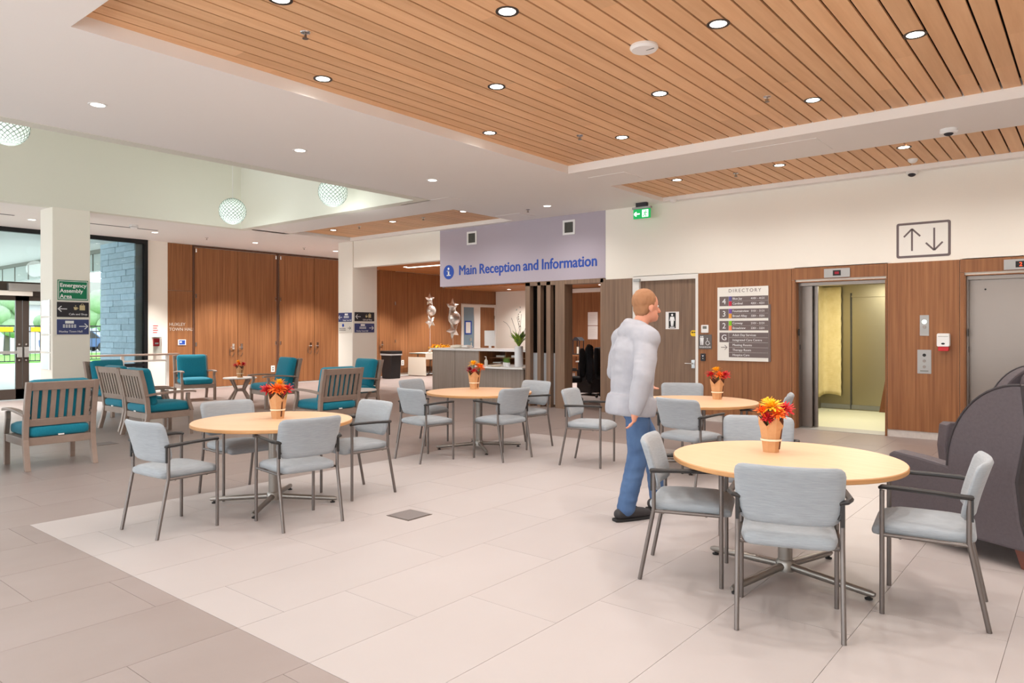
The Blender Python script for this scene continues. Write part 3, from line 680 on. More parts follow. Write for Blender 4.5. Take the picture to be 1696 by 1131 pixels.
for q in (-.07, -.04): fg.ball((q, -.0135, .085), .012, 8, (1, .2, 1)); fg.prism([(q - .018, .068), (q + .018, .068), (q + .012, .0), (q + .008, -.055), (q - .008, -.055), (q - .012, 0)], -.0145, -.012, 'y')
fg.build('people_pictogram', 'ink_white', s)
fg = MB(); fg.ball((.04, -.0135, .055), .009, 8, (1, .2, 1)); fg.tube([(.04, -.0135, .045), (.042, -.0135, .01), (.065, -.0135, .008), (.078, -.0135, -.03), (.088, -.0135, -.028)], .0045, 5)
fg.tube([(.045 + .032 * math.cos(R(a)), -.0135, -.02 + .032 * math.sin(R(a))) for a in range(110, 365, 20)], .0045, 5); fg.build('wheelchair_pictogram', 'ink_white', s)
text('WASHROOM', .034, s, 'ink_white', (0, -.0135, -.1), 'CENTER')
s = wallthing('card_reader', 'small black card reader below the washroom sign', 'card reader', (-5.09, Y0 - .022, 1.053)); rbox(-.04, .04, -.062, .062, -.02, 0, .01).build('body', 'sign_black', s); MB().prism([(-.016, .03), (.016, .03), (0, .008)], -.022, -.02, 'y').build('symbol', 'ink_white', s); MB().tube([(0, -.02, -.02), (0, -.022, -.02)], .008, 10).build('indicator', 'sign_cream', s)
# elevator displays, buttons, sanitizer
for x, dg, l in ((-2.993, '', 'steel floor display with blank dark screen above the open elevator'), (-.773, '2', 'steel floor display showing red number 2 above the closed elevator')):
    s = wallthing('floor_display', l, 'display', (x, Y0 - .022, 2.348)); rbox(-.18, .18, -.066, .066, -.02, 0, .004).build('plate', 'steel_plate', s); MB().box(-.055, .055, -.022, -.02, -.04, .04).build('screen', 'ink_black', s)
    text(dg or '-', .07, s, 'red_led', (0, -.023, -.024), 'CENTER') if dg else MB().box(-.03, .03, -.0235, -.022, -.018, .018).build('dim_led', 'fl_dark', s)
s = wallthing('call_button', 'upper steel call plate with lit round button between the elevators', 'button plate', (-1.86, Y0 - .022, 1.567)); rbox(-.055, .055, -.142, .142, -.006, 0, .004).build('plate', 'steel_plate', s); MB().tube([(0, -.006, .05), (0, -.014, .05)], .03, 20).build('lit_button', 'exit_white', s); MB().tube([(0, -.006, -.02), (0, -.014, -.02)], .022, 20).build('button', 'steel', s)
s = wallthing('key_plate', 'lower steel plate with keyhole and buttons between the elevators', 'button plate', (-1.861, Y0 - .022, 1.068)); rbox(-.084, .084, -.164, .164, -.006, 0, .004).build('plate', 'steel_plate', s); MB().tube([(0, -.006, .09), (0, -.008, .09)], .022, 20).build('lens', 'ink_black', s)
for z in (.01, -.07): MB().tube([(0, -.006, z), (0, -.012, z)], .02, 16).build('button', 'steel', s)
MB().box(-.05, .05, -.0075, -.006, -.135, -.12).build('engraving', 'grille', s)
s = wallthing('sanitizer_dispenser', 'white hand sanitizer dispenser with red base beside elevator buttons', 'dispenser', (-1.624, Y0 - .022, 1.34)); rbox(-.075, .075, -.06, .118, -.1, 0, .02).build('body', 'white_plastic', s, bevel=.008); rbox(-.06, .06, -.118, -.058, -.09, 0, .01).build('push_base', 'ink_red', s); MB().ball((0, -.1, -.02), .022, 12, (1, .2, .6)).build('window', 'sign_black', s); MB().box(-.06, .06, -.102, -.1, .075, .08).build('seam', 'grille', s)
# signs of the entrance column (its +X face, rz=90)
XC = -14.4
def way(name, label, loc, rz, w, h, m): 
    s = thing(name, label, 'sign', loc, rz); MB().box(-w / 2, w / 2, -.012, 0, -h / 2, h / 2).build('plate', m, s, bevel=.002); return s
def cafe(s, k, x, z, y=-.014):
    b = MB(); b.prism([(x - .085 * k, z), (x - .02 * k, z), (x - .035 * k, z - .05 * k), (x - .07 * k, z - .05 * k)], y - .002, y, 'y'); b.tube([(x - .02 * k, y, z - .01 * k), (x - .005 * k, y, z - .02 * k), (x - .028 * k, y, z - .035 * k)], .005 * k, 5); b.tube([(x - .05 * k, y, z + .01 * k), (x - .05 * k, y, z + .035 * k)], .005 * k, 5)
    b.box(x + .015 * k, x + .105 * k, y - .002, y, z - .055 * k, z + .035 * k); b.tube([(x + .035 * k, y, z + .03 * k), (x + .045 * k, y, z + .06 * k), (x + .075 * k, y, z + .06 * k), (x + .085 * k, y, z + .03 * k)], .005 * k, 5); b.build('cafe_pictogram', 'ink_tan', s)
def hall(s, k, x, z, y=-.014, m='ink_white'):
    b = MB(); b.box(x - .07 * k, x + .07 * k, y - .002, y, z + .02 * k, z + .07 * k)
    for r_ in range(2):
        for q in range(5): b.box(x + (q - 2) * .045 * k - .016 * k, x + (q - 2) * .045 * k + .016 * k, y - .002, y, z - .02 * k - r_ * .032 * k, z + .0 - r_ * .032 * k)
    b.build('hall_pictogram', m, s)
def colz(py): return 1.5 + (547 - py) * 14.87 / FPX
s = way('assembly_sign', 'green emergency assembly area sign at the top of the entrance column', (XC, 5.03, colz(489)), 90, .50, .36, 'sign_green')
b = MB()
for bx in ((-.24, .24, .155, .165), (-.24, .24, -.165, -.155), (-.24, -.23, -.165, .165), (.23, .24, -.165, .165)): b.box(bx[0], bx[1], -.0135, -.012, bx[2], bx[3])
b.build('border', 'ink_white', s)
for k, t_ in enumerate(('Emergency', 'Assembly', 'Area')): text(t_, .098, s, 'ink_white', (-.215, -.0135, .055 - k * .1), bold=.0025)
s = way('cafe_sign', 'black cafe and shop sign with left arrow on the entrance column', (XC, 5.03, colz(517)), 90, .52, .27, 'sign_black'); arrow(s, 'ink_white', -.17, .01, .14, -1, 0, .014, -.015, -.012); cafe(s, 1, .09, .045); text('Cafe and Shop', .052, s, 'ink_white', (-.07, -.0135, -.1))
s = way('town_hall_sign', 'navy town hall sign with right arrow on the entrance column', (XC, 5.03, colz(542)), 90, .52, .27, 'sign_navy'); arrow(s, 'ink_white', .17, .01, .14, 1, 0, .014, -.015, -.012); hall(s, 1, -.06, .04); text('Huxley Town Hall', .052, s, 'ink_white', (-.23, -.0135, -.1))
for k in range(4):
    s = thing('notice_holder', ('pale acrylic notice holder on the window side of the entrance column, topmost', 'pale acrylic notice holder second from the top on the entrance column side', 'pale acrylic notice holder third from the top on the entrance column side', 'pale acrylic notice holder lowest on the entrance column side')[k], 'notice', (-14.7, 4.70, 1.9 - k * .32), 0)
    MB().box(-.2, .2, -.012, 0, -.14, .14).build('sheet', 'notice', s); MB().box(.18, .215, -.02, 0, -.145, .145).build('edge', 'chrome', s)
# signs of the lounge column: -Y face (rz 0) and +X face (rz 90)
cy = Y0 - .03
def cz2(py): return 1.5 + (547 - py) * 17.6 / FPX
s = way('town_hall_sign', 'navy town hall sign with left arrow on the lounge column', (-14.575, cy, cz2(525)), 0, .52, .225, 'sign_navy'); arrow(s, 'ink_white', -.18, 0, .13, -1, 0, .014, -.015, -.012); hall(s, .9, .06, .03); text('Huxley Town Hall', .045, s, 'ink_white', (-.08, -.0135, -.09))
s = way('reception_arrow_sign', 'pale grey main reception sign with right arrow on the lounge column', (-14.575, cy, cz2(542)), 0, .52, .26, 'sign_cream'); arrow(s, 'ink_black', .17, -.02, .11, 1, 0, .012, -.015, -.012); MB().tube([(-.07, -.012, .05), (-.07, -.015, .05)], .04, 20).build('info_disc', 'ink_blue', s); text('Main Reception\nand Information', .04, s, 'ink_grey', (-.22, -.0135, -.04))
s = way('cafe_sign', 'black cafe and shop sign with left arrow on the lounge column', (-14.29, cy + .37, cz2(524)), 90, .62, .225, 'sign_black'); arrow(s, 'ink_white', -.2, 0, .15, -1, 0, .014, -.015, -.012); cafe(s, .95, .1, .03); text('Cafe and Shop', .05, s, 'ink_white', (-.06, -.0135, -.09))
s = way('town_hall_sign', 'navy town hall sign with right arrow on the lounge column', (-14.29, cy + .37, cz2(543)), 90, .62, .225, 'sign_navy'); arrow(s, 'ink_white', .21, 0, .13, 1, 0, .014, -.015, -.012); hall(s, .95, -.06, .03); text('Huxley Town Hall', .05, s, 'ink_white', (-.26, -.0135, -.09))
# left wall lettering and devices
s = thing('hall_lettering', 'metal letters naming the town hall on a walnut panel', 'sign', (XW + .022, 8.45, 1.5), 90); text('HUXLEY', .11, s, 'letter_metal', (0, 0, .115), depth=.006); text('TOWN HALL', .11, s, 'letter_metal', (0, 0, -.01), depth=.006)
s = thing('control_screen', 'small blue touch screen on the walnut panel under metal letters', 'screen', (XW + .022, 8.77, 1.195), 90); MB().box(-.1, .1, -.02, 0, -.07, .07).build('bezel', 'white_plastic', s, bevel=.005); MB().box(-.075, .075, -.022, -.02, -.055, .055).build('screen', 'ink_blue', s); MB().box(-.055, -.01, -.023, -.022, -.01, .03).build('icon', 'ink_white', s)
s = thing('fire_alarm', 'red fire alarm pull station under clear cover on white wall', 'fire alarm', (XW + .01, 8.13, 1.2), 90); MB().box(-.07, .07, -.05, 0, -.09, .1).build('body', 'ink_red', s, bevel=.008); MB().box(-.04, .04, -.06, -.05, -.04, .0).build('pull_bar', 'ink_white', s); MB().box(-.1, .1, -.09, -.08, -.28, .14).build('clear_cover', 'glass', s); MB().box(-.1, .1, -.08, 0, .13, .14).build('hinge_plate', 'white_plastic', s)
s = thing('fire_notice', 'small white notice with red print above the fire alarm', 'notice', (XW + .01, 8.12, 1.52), 90); MB().box(-.08, .08, -.004, 0, -.12, .12).build('sheet', 'sign_white', s)
for k in range(4): MB().box(-.06, .06 - .02 * (k % 2), -.006, -.004, .08 - k * .055, .1 - k * .055).build('print_line', 'ink_red', s)
for y, l in ((11.35, 'white power outlet low on the walnut wall between door pairs'), (16.2, 'white power outlet low on the walnut wall behind the bin')):
    s = thing('power_outlet', l, 'outlet', (XW + .036, y, .42), 90); MB().box(-.06, .06, -.008, 0, -.09, .09).build('plate', 'white_plastic', s, bevel=.003); MB().box(-.02, .02, -.01, -.008, .01, .05).box(-.02, .02, -.01, -.008, -.05, -.01).build('socket', 'grille', s)
for x, y, l in ((-4.333, 3.982, 'dark grey metal floor box in the pale tiles'), (-10.178, 3.93, 'bluish metal floor box in the lounge tiles')):
    s = thing('floor_box', l, 'floor box', (x, y, 0)); MB().box(-.13, .13, -.13, .13, 0, .003).build('rim', 'steel', s); MB().box(-.118, .118, -.118, .118, .003, .005).build('lid', 'box_lid', s)

# ------------------------------------------------------------------ elevators
def elevator_jambs(par, x0, x1):
    MB().box(x0, x0 + .012, Y0 - .02, Y0 + .1, 0, 2.24).build('timber_reveal', 'walnut', par); MB().box(x1 - .012, x1, Y0 - .02, Y0 + .1, 0, 2.24).build('timber_reveal', 'walnut', par); MB().box(x0, x1, Y0 - .02, Y0 + .1, 2.228, 2.24).build('timber_reveal', 'walnut', par)
    MB().box(x0, x0 + .03, Y0 + .1, Y0 + .32, 0, 2.24).build('jamb', 'steel', par); MB().box(x1 - .03, x1, Y0 + .1, Y0 + .32, 0, 2.24).build('jamb', 'steel', par)
    MB().box(x0 + .03, x1 - .03, Y0 + .1, Y0 + .32, 2.18, 2.24).build('head', 'steel', par); MB().box(x0 + .03, x1 - .03, Y0, Y0 + .42, -.01, .006).build('sill', 'steel_plate', par)
e = thing('elevator', 'open elevator car lined with stainless steel and padded covers', 'elevator', (0, 0, 0))
elevator_jambs(e, -3.60, -2.34)
MB().box(-3.57, -3.42, Y0 + .22, Y0 + .25, .01, 2.2).build('sliding_door', 'steel', e); MB().box(-3.57, -3.36, Y0 + .30, Y0 + .33, .01, 2.2).build('sliding_door', 'steel', e)
x0, x1, y0, y1 = -4.15, -1.9, Y0 + .42, 14.5
MB().box(x0, x1, y1, y1 + .05, 0, 2.4).build('rear_wall', 'cab_steel', e); MB().box(x0 - .05, x0, y0, y1, 0, 2.4).build('side_wall', 'cab_steel', e); MB().box(x1, x1 + .05, y0, y1, 0, 2.4).build('side_wall', 'cab_steel', e)
MB().box(x0, x1, y0, y1, 2.38, 2.42).build('car_ceiling', 'sign_cream', e); MB().box(x0, x1, y0, y1, -.02, .004).build('car_floor', 'cab_floor', e)
MB().box(-3.62, -3.6, y1 - .03, y1, .02, 2.2).build('panel_joint', 'grille_dark', e); MB().box(-3.6, x1, y1 - .03, y1, 2.12, 2.15).build('panel_joint', 'cab_steel', e); MB().box(x0, x1, y1 - .02, y1, .02, .1).build('kick_plate', 'grille', e)
MB().box(x0, x0 + .1, y0, y0 + .04, 0, 2.4).build('front_return', 'cab_steel', e)
MB().box(-3.5, -2.5, y0 + .6, y1 - .8, 2.37, 2.38).build('light_panel', 'linear_lens', e)
ld = bpy.data.lights.new('elevator_lamp', 'AREA'); ld.energy = 52; ld.color = (1, .97, .84); ld.shape = 'RECTANGLE'; ld.size = .7; ld.size_y = .6
l = bpy.data.objects.new('lamp', ld); COL.objects.link(l); l.parent = e; l.location = (-3.0, (y0 + y1) / 2, 2.36)
e2 = thing('elevator', 'closed elevator with brushed stainless steel doors', 'elevator', (0, 0, 0)); elevator_jambs(e2, -1.39, 0.0)
MB().box(-1.36, -.68, Y0 + .22, Y0 + .25, .01, 2.2).build('sliding_door', 'steel', e2); MB().box(-.68, -.03, Y0 + .20, Y0 + .23, .01, 2.2).build('sliding_door', 'steel', e2)
MB().tube([(-1.18, Y0 + .22, 2.05), (-1.18, Y0 + .217, 2.05)], .012, 12).build('release_hole', 'ink_black', e2)
for par, x in ((e, -3.57), (e2, -1.36)): MB().box(x + .0, x + .004, Y0 + .1, Y0 + .13, 1.2, 1.28).build('braille_plate', 'sign_black', par); MB().box(x + .0, x + .004, Y0 + .03, Y0 + .09, 1.42, 1.52).build('floor_plate', 'sign_black', par)
def pad(name, label, cat, m, pts_x, pts_y, z0f, z1, wav):
    b = MB(); n, k = 28, 24; V = []
    for i in range(n + 1):
        u = i / n; z0 = z0f(u)
        for j in range(k + 1):
            v = j / k; px = pts_x(u); py = pts_y(u); off = wav(u, v)
            V.append((px + off, py, z1 + (z0 - z1) * v))
    F = [(i * (k + 1) + j, i * (k + 1) + j + 1, (i + 1) * (k + 1) + j + 1, (i + 1) * (k + 1) + j) for i in range(n) for j in range(k)]
    b._add(V, F); o = b.build(name, m, smooth=True, angle=0); md = o.modifiers.new('thickness', 'SOLIDIFY'); md.thickness = .018
    return tag(o, label, cat)
pad('elevator_pad', 'yellow quilted protective blanket hanging inside the open elevator', 'blanket', 'pad_yellow', lambda u: x0 + .06 if u < .8 else x0 + .06 + (u - .8) * 1.6, lambda u: y0 + .3 + (y1 - y0 - .36) * min(u / .8, 1), lambda u: .24 + .05 * abs(math.sin(u * 9)), 2.32, lambda u, v: .02 * math.sin(u * 40) * v * (1 - u) + .012 * math.sin(v * 60) * .4)
pad('elevator_pad', 'brown protective blanket at the right of the open elevator', 'blanket', 'pad_brown', lambda u: -2.55 + .45 * u, lambda u: 13.2 + .02 * math.sin(u * 9), lambda u: .13, 1.9, lambda u, v: -.30 * v * (1 - u))
# ------------------------------------------------------------------ guest chairs
def make_chair():
    t = thing('guest_chair', 'x', 'chair')
    hw = .245
    for s in (1, -1):
        MB().tube([(.235, s * hw, 0), (.235, s * hw, .655)], .0125, 10).build('leg', 'chair_metal', t, smooth=True)
        MB().tube([(-.24, s * hw, 0), (-.165, s * hw, .38), (-.155, s * hw, .43), (-.155, s * hw, .655)], .0125, 10).build('leg', 'chair_metal', t, smooth=True)
        MB().tube([(.245, s * (hw - .012), .664), (.235, s * hw, .672), (.19, s * (hw + .012), .675), (-.02, s * (hw + .03), .672), (-.12, s * (hw + .038), .668), (-.165, s * (hw + .02), .664), (-.165, s * (hw - .015), .655)], [.010, .013, .0125, .0125, .0135, .013, .011], 8, sx=1.25).build('armrest', 'black_plastic', t, smooth=True)
        MB().tube([(.235, s * hw, .418), (-.155, s * hw, .418)], .010, 8).build('seat_rail', 'chair_metal', t, smooth=True)
    MB().tube([(-.1, -hw, .412), (-.1, hw, .412)], .009, 8).tube([(.15, -hw, .412), (.15, hw, .412)], .009, 8).build('cross_rail', 'chair_metal', t, smooth=True)
    # seat: waterfall cushion
    b = MB().cushion((.05, 0, .447), (.48, .462, .062), r=.03, puff=.016, n=9)
    for v in b.bm.verts:
        if v.co.x > .15: v.co.z -= (v.co.x - .15) ** 2 * 1.3
        k = abs(v.co.y) / .23
        if v.co.x > .2 or v.co.x < -.1: v.co.y *= 1 - .10 * (min(abs(v.co.x - .05) / .24, 1)) ** 3
    b.build('seat', 'grey_fabric', t, smooth=True, angle=0)
    # back: curved upholstered shell
    nu, nv = 16, 12; W, z0, z1 = .262, .53, .835; bm = MB()
    def pt(u, v, side):
        zz = z0 + (z1 - z0) * v; dt = min(z1 - zz, zz - z0); r = .045 if v > .5 else .075
        cr = r - math.sqrt(max(r * r - (r - dt) ** 2, 0)) if dt < r else 0
        wv = W - cr - .012 * (1 - v)
        y = u * wv; x = -.168 - .085 * v ** 1.25 + .05 * (u * wv / W) ** 2
        edge = min((1 - abs(u)) * W, dt); th = .019 * (1 - max(0, 1 - edge / .022) ** 2) + .003
        return (x + side * th, y, zz)
    G = {}
    for side in (1, -1):
        for i in range(nu + 1):
            for j in range(nv + 1): G[side, i, j] = bm.bm.verts.new(pt(-1 + 2 * i / nu, .5 - .5 * math.cos(math.pi * j / nv), side))
        for i in range(nu):
            for j in range(nv): bm.bm.faces.new([G[side, a, c_] for a, c_ in ((i, j), (i + 1, j), (i + 1, j + 1), (i, j + 1))])
    for i in range(nu):
        for j in (0, nv): bm.bm.faces.new((G[1, i, j], G[1, i + 1, j], G[-1, i + 1, j], G[-1, i, j]))
    for j in range(nv):
        for i in (0, nu): bm.bm.faces.new((G[1, i, j], G[1, i, j + 1], G[-1, i, j + 1], G[-1, i, j]))
    bm.build('backrest', 'grey_fabric', t, smooth=True, angle=0)
    for s in (1, -1): MB().tube([(-.155, s * hw, .6), (-.16, s * (hw - .012), .57)], .012, 8).box(-.175, -.15, s * hw - .008, s * hw + .008, .54, .66).build('back_bracket', 'black_plastic', t)
    return t
CH = make_chair(); uch = []
for x, y, h, l in (
    (-1.25, 3.80, 108.7, 'grey guest chair with its back turned at the near pale table with the yellow bouquet'),
    (-2.00, 4.15, 19.3, 'grey guest chair beside the walking man facing the table with the yellow bouquet'),
    (-.69, 4.46, -172.3, 'grey guest chair next to the dark recliners facing the table with the yellow bouquet'),
    (-1.98, 5.32, -72, 'grey guest chair across the table behind the yellow bouquet'),
    (-5.47, 2.58, 94.7, 'grey guest chair on the window side of the table near the floor tile border'),
    (-4.87, 3.31, 172.6, 'grey guest chair with its back to the floor box at the table near the lounge'),
    (-5.31, 4.24, -93.6, 'grey guest chair on the reception side of the table near the lounge'),
    (-6.17, 3.53, -3, 'grey guest chair with its back to the teal armchairs at the lounge table'),
    (-6.09, 5.83, 82.5, 'grey guest chair on the near lounge side of the table before reception'),
    (-5.44, 6.48, 176.4, 'grey guest chair with its back turned at the table before reception'),
    (-5.76, 7.33, -96.6, 'grey guest chair on the office side of the table before reception'),
    (-7.02, 6.69, 8, 'grey guest chair tucked behind the table before reception, nearest the lounge'),
    (-4.47, 6.81, 13.6, 'grey guest chair standing alone with no table before the office opening'),
    (-3.17, 6.66, 80, 'grey guest chair behind the walking man at the table by the directory'),
    (-3.98, 8.2, -62, 'grey guest chair on the washroom door side of the table by the directory'),
    (-2.72, 7.60, 195, 'grey guest chair seen edge-on behind the yellow bouquet, on the elevator side')):
    place(CH, uch, (x, y, 0), h, l, 'grey guest chairs around the round tables')

# ------------------------------------------------------------------ round tables
def make_table():
    t = thing('round_table', 'x', 'table'); r = .67
    MB().lathe([(r - .004, .692), (r, .696), (r, .716), (r - .004, .720)], 72).build('edge_band', 'beech_edge', t, smooth=True, angle=30)
    MB().lathe([(.001, .7205), (r - .004, .7205), (r - .005, .7215), (.001, .7215)], 72, cap=False).build('tabletop', 'beech', t)
    MB().tube([(0, 0, .05), (0, 0, .69)], .042, 24).build('column', 'table_metal', t, smooth=True)
    MB().lathe([(.16, .68), (.16, .692)], 24).build('mounting_plate', 'chair_metal', t); MB().lathe([(.055, .03), (.055, .085), (.045, .1)], 24).build('hub', 'table_metal', t, smooth=True)
    for k in range(4):
        a = math.pi / 2 * k; c_, s_ = math.cos(a), math.sin(a)
        f = MB().tube([(.03 * c_, .03 * s_, .062), (.30 * c_, .30 * s_, .048), (.52 * c_, .52 * s_, .036), (.545 * c_, .545 * s_, .034)], [.024, .022, .02, .012], 12).build('foot', 'table_metal', t, smooth=True)
        MB().lathe([(.02, 0), (.022, .008), (.008, .012), (.008, .025)], 12, (.51 * c_, .51 * s_, 0)).build('glide', 'rubber', f)
    return t
TB = make_table(); utb = []
TABS = [((-1.49, 4.47), -13, 'round beech table under the yellow bouquet, next to the dark recliners'), ((-5.56, 3.52), 41, 'round beech table under the red and orange bouquet near the teal lounge'),
        ((-6.12, 6.82), 52, 'round beech table standing before the reception counter'), ((-3.45, 7.41), 20, 'round beech table standing before the directory board')]
for (x, y), a, l in TABS: place(TB, utb, (x, y, 0), a, l, 'round beech tables')

# ------------------------------------------------------------------ bouquets in kraft wraps
def bloom_mesh(m, r, seed):
    rnd = random.Random(seed); b = MB()
    for ring, (n, el, L) in enumerate(((14, -12, 1.0), (13, 14, 1.0), (11, 38, .9), (8, 62, .75), (5, 82, .6))):
        for k in range(n):
            az = 2 * math.pi * (k + .5 * (ring % 2)) / n + rnd.uniform(-.12, .12); e = R(el + rnd.uniform(-9, 9)); ln = r * L * rnd.uniform(.85, 1.12); w = r * .13
            d = Vector((math.cos(az) * math.cos(e), math.sin(az) * math.cos(e), math.sin(e))); s = Vector((-math.sin(az), math.cos(az), 0)); up = d.cross(s)
            up = up if up.z > 0 else -up
            p0 = d * r * .08; p1 = d * ln * .55 + up * ln * .12; p2 = d * ln + up * ln * rnd.uniform(-.1, .22)
            b._add([p0 - s * w * .4, p0 + s * w * .4, p1 + s * w, p1 - s * w, p2 + s * w * .35, p2 - s * w * .35], [(0, 1, 2, 3), (3, 2, 4, 5)])
    me = b.mesh('bloom'); me.materials.append(MATS[m]); return me
BL = {m: bloom_mesh(m, .062, i) for i, m in enumerate(('fl_yellow', 'fl_orange', 'fl_red', 'fl_dark'))}
def bouquet(loc, rz, label, blooms, sc=1.0, base=.20):
    t = thing('flower_vase', label, 'flowers', loc, rz, 'kraft-wrapped bouquets'); t.scale = (sc,) * 3
    n = 8; b = MB()
    prof = [(.05, 0), (.058, .07), (.068, .14), (.08, .20)]
    rings = []
    for q, (r_, z_) in enumerate(prof):
        rings.append([b.bm.verts.new((r_ * (1 + .06 * (k % 2)) * math.cos(2 * math.pi * k / n), r_ * (1 + .06 * (k % 2)) * math.sin(2 * math.pi * k / n), z_ + (.03 * ((k % 2) * 2 - 1) if q == 3 else 0))) for k in range(n)])
    for a, c_ in zip(rings, rings[1:]):
        for k in range(n): b.bm.faces.new((a[k], a[(k + 1) % n], c_[(k + 1) % n], c_[k]))
    b.bm.faces.new(rings[0][::-1]); o = b.build('kraft_wrap', 'kraft', t); md = o.modifiers.new('thickness', 'SOLIDIFY'); md.thickness = .002
    MB().lathe([(.0625, .072), (.0655, .075), (.0655, .082), (.0635, .085)], 24, cap=False).build('twine', 'twine', t, smooth=True)
    MB().prism([(.04, .02), (.055, .02), (.078, .2), (.066, .225)], -.006, .006, 'y').build('wrap_fold', 'leaf_brown', t)
    lv = MB()
    for k in range(10):
        a = k * .63; c_, s_ = math.cos(a), math.sin(a)
        lv._add([(.02 * c_, .02 * s_, .15), (.07 * c_ - .018 * s_, .07 * s_ + .018 * c_, .215), (.095 * c_, .095 * s_, .235), (.07 * c_ + .018 * s_, .07 * s_ - .018 * c_, .215)], [(0, 1, 2, 3)])
    lv.build('leaves', 'leaf_brown', t)
    for i_, (m, x, y, z, s_) in enumerate(blooms):
        o = mk('bloom', BL[m], None, t, (x, y, z)); o.scale = (s_,) * 3; o.rotation_euler = (-y * 6, x * 6, i_ * 1.3)
        MB().tube([(x * .4, y * .4, .06), (x, y, z)], .004, 5).build('stem', 'leaf', t)
CR = R(39.28)
def cr(x, d):   # bouquet-local offsets given as right/away from a viewer facing the tables
    return (x * math.cos(CR) - d * math.sin(CR), x * math.sin(CR) + d * math.cos(CR))
def bl(lst): return [(m,) + cr(x, d) + (z, s_) for m, x, d, z, s_ in lst]
bouquet((-1.63, 4.62, .7215), 0, 'bouquet of yellow, orange and red blooms in kraft paper by the dark recliners', bl([('fl_yellow', -.005, -.03, .285, 1.25), ('fl_yellow', .0, .05, .30, 1.0), ('fl_orange', -.075, -.03, .255, 1.05), ('fl_red', .09, .0, .265, 1.05), ('fl_orange', .02, -.07, .245, .9), ('fl_red', -.04, -.06, .22, .8), ('fl_dark', .05, .05, .25, .9)]))
bouquet((-5.62, 3.60, .7215), 0, 'bouquet of red, orange and yellow blooms on the table near the lounge', bl([('fl_yellow', .005, .03, .30, 1.1), ('fl_orange', .0, -.06, .255, 1.25), ('fl_red', -.09, -.01, .25, 1.1), ('fl_red', .09, -.01, .25, 1.1), ('fl_orange', .04, -.05, .26, 1.0), ('fl_dark', -.05, .05, .25, .9)]))
bouquet((-6.42, 7.06, .7215), 0, 'bouquet of golden orange blooms on the table before reception', bl([('fl_yellow', -.01, .0, .31, 1.2), ('fl_orange', .07, -.02, .27, 1.2), ('fl_dark', -.065, -.03, .24, 1.0), ('fl_red', .0, -.07, .22, .9), ('fl_yellow', .06, .04, .285, .9)]), 1.05)
bouquet((-3.34, 7.75, .7215), 0, 'bouquet of red blooms with a yellow one on top by the directory board', bl([('fl_yellow', .0, .03, .31, 1.1), ('fl_orange', .0, -.06, .26, 1.15), ('fl_red', -.085, -.01, .265, 1.1), ('fl_red', .085, -.01, .26, 1.1), ('fl_dark', .05, .05, .26, .9)]), 1.02)

# ------------------------------------------------------------------ teal lounge chairs
def make_lounge():
    t = thing('lounge_chair', 'x', 'armchair'); hw = .33
    back = [(-.36, 0), (-.315, .16), (-.285, .33), (-.30, .52), (-.345, .75), (-.395, .95)]
    wd = .058
    poly = [(x - wd / 2, z) for x, z in back] + [(x + wd / 2, z) for x, z in back[::-1]]
    for s in (1, -1):
        MB().prism(poly, s * hw - .027, s * hw + .027, 'y').build('back_post', 'taupe_wood', t, bevel=.006)
        MB().prism([(.29, 0), (.345, 0), (.345, .34), (.29, .34)], s * hw - .027, s * hw + .027, 'y').build('leg', 'taupe_wood', t, bevel=.006)
        a = [(.335, .34), (.30, .45), (.275, .52), (.28, .60)]
        MB().prism([(x - .025, z) for x, z in a] + [(x + .022, z) for x, z in a[::-1]], s * hw - .024, s * hw + .024, 'y').build('arm_post', 'taupe_wood', t, bevel=.006)
        pr = [(.385, .612), (.33, .622), (.2, .628), (.0, .622), (-.2, .605), (-.33, .59)]
        MB().prism([(x, z - .014) for x, z in pr] + [(x, z + .014) for x, z in pr[::-1]], s * hw - .035, s * hw + .035, 'y').build('armrest', 'taupe_wood', t, bevel=.006)
        MB().box(-.28, .3, s * hw - .018, s * hw + .018, .26, .345).build('side_rail', 'taupe_wood', t, bevel=.004)
    MB().box(.29, .33, -hw, hw, .26, .345).build('front_rail', 'taupe_wood', t, bevel=.004); MB().box(-.305, -.265, -hw, hw, .26, .345).build('rear_rail', 'taupe_wood', t, bevel=.004)
    MB().box(-.27, .3, -.3, .3, .325, .345).build('seat_deck', 'taupe_wood', t)
    def lean(z): return -.30 - (z - .52) * .22
    rot = Matrix.Rotation(R(-12.4), 3, 'Y')
    def plate(z0, z1, y0, y1, th): 
        zc = (z0 + z1) / 2; L = (z1 - z0) / math.cos(R(12.4)); return MB().box(-th / 2, th / 2, y0, y1, -L / 2, L / 2, rot, (lean(zc), 0, zc))
    plate(.86, .945, -hw, hw, .034).build('top_rail', 'taupe_wood', t, bevel=.004); plate(.47, .545, -hw, hw, .034).build('lower_rail', 'taupe_wood', t, bevel=.004)
    for k in range(7):
        y = -.255 + k * .085; plate(.54, .865, y - .024, y + .024, .022).build('slat', 'taupe_wood', t)
    MB().cushion((.02, 0, .405), (.68, .60, .125), r=.05, puff=.02).build('seat_cushion', 'teal', t, smooth=True, angle=0)
    MB().cushion((-.235, 0, .70), (.13, .60, .54), r=.05, puff=.03, rot=rot, axes='x').build('back_cushion', 'teal', t, smooth=True, angle=0)
    MB().box(-.327, -.322, -.03, .03, .352, .368).build('care_tag', 'white_plastic', t)
    return t
LC = make_lounge(); ulc = []
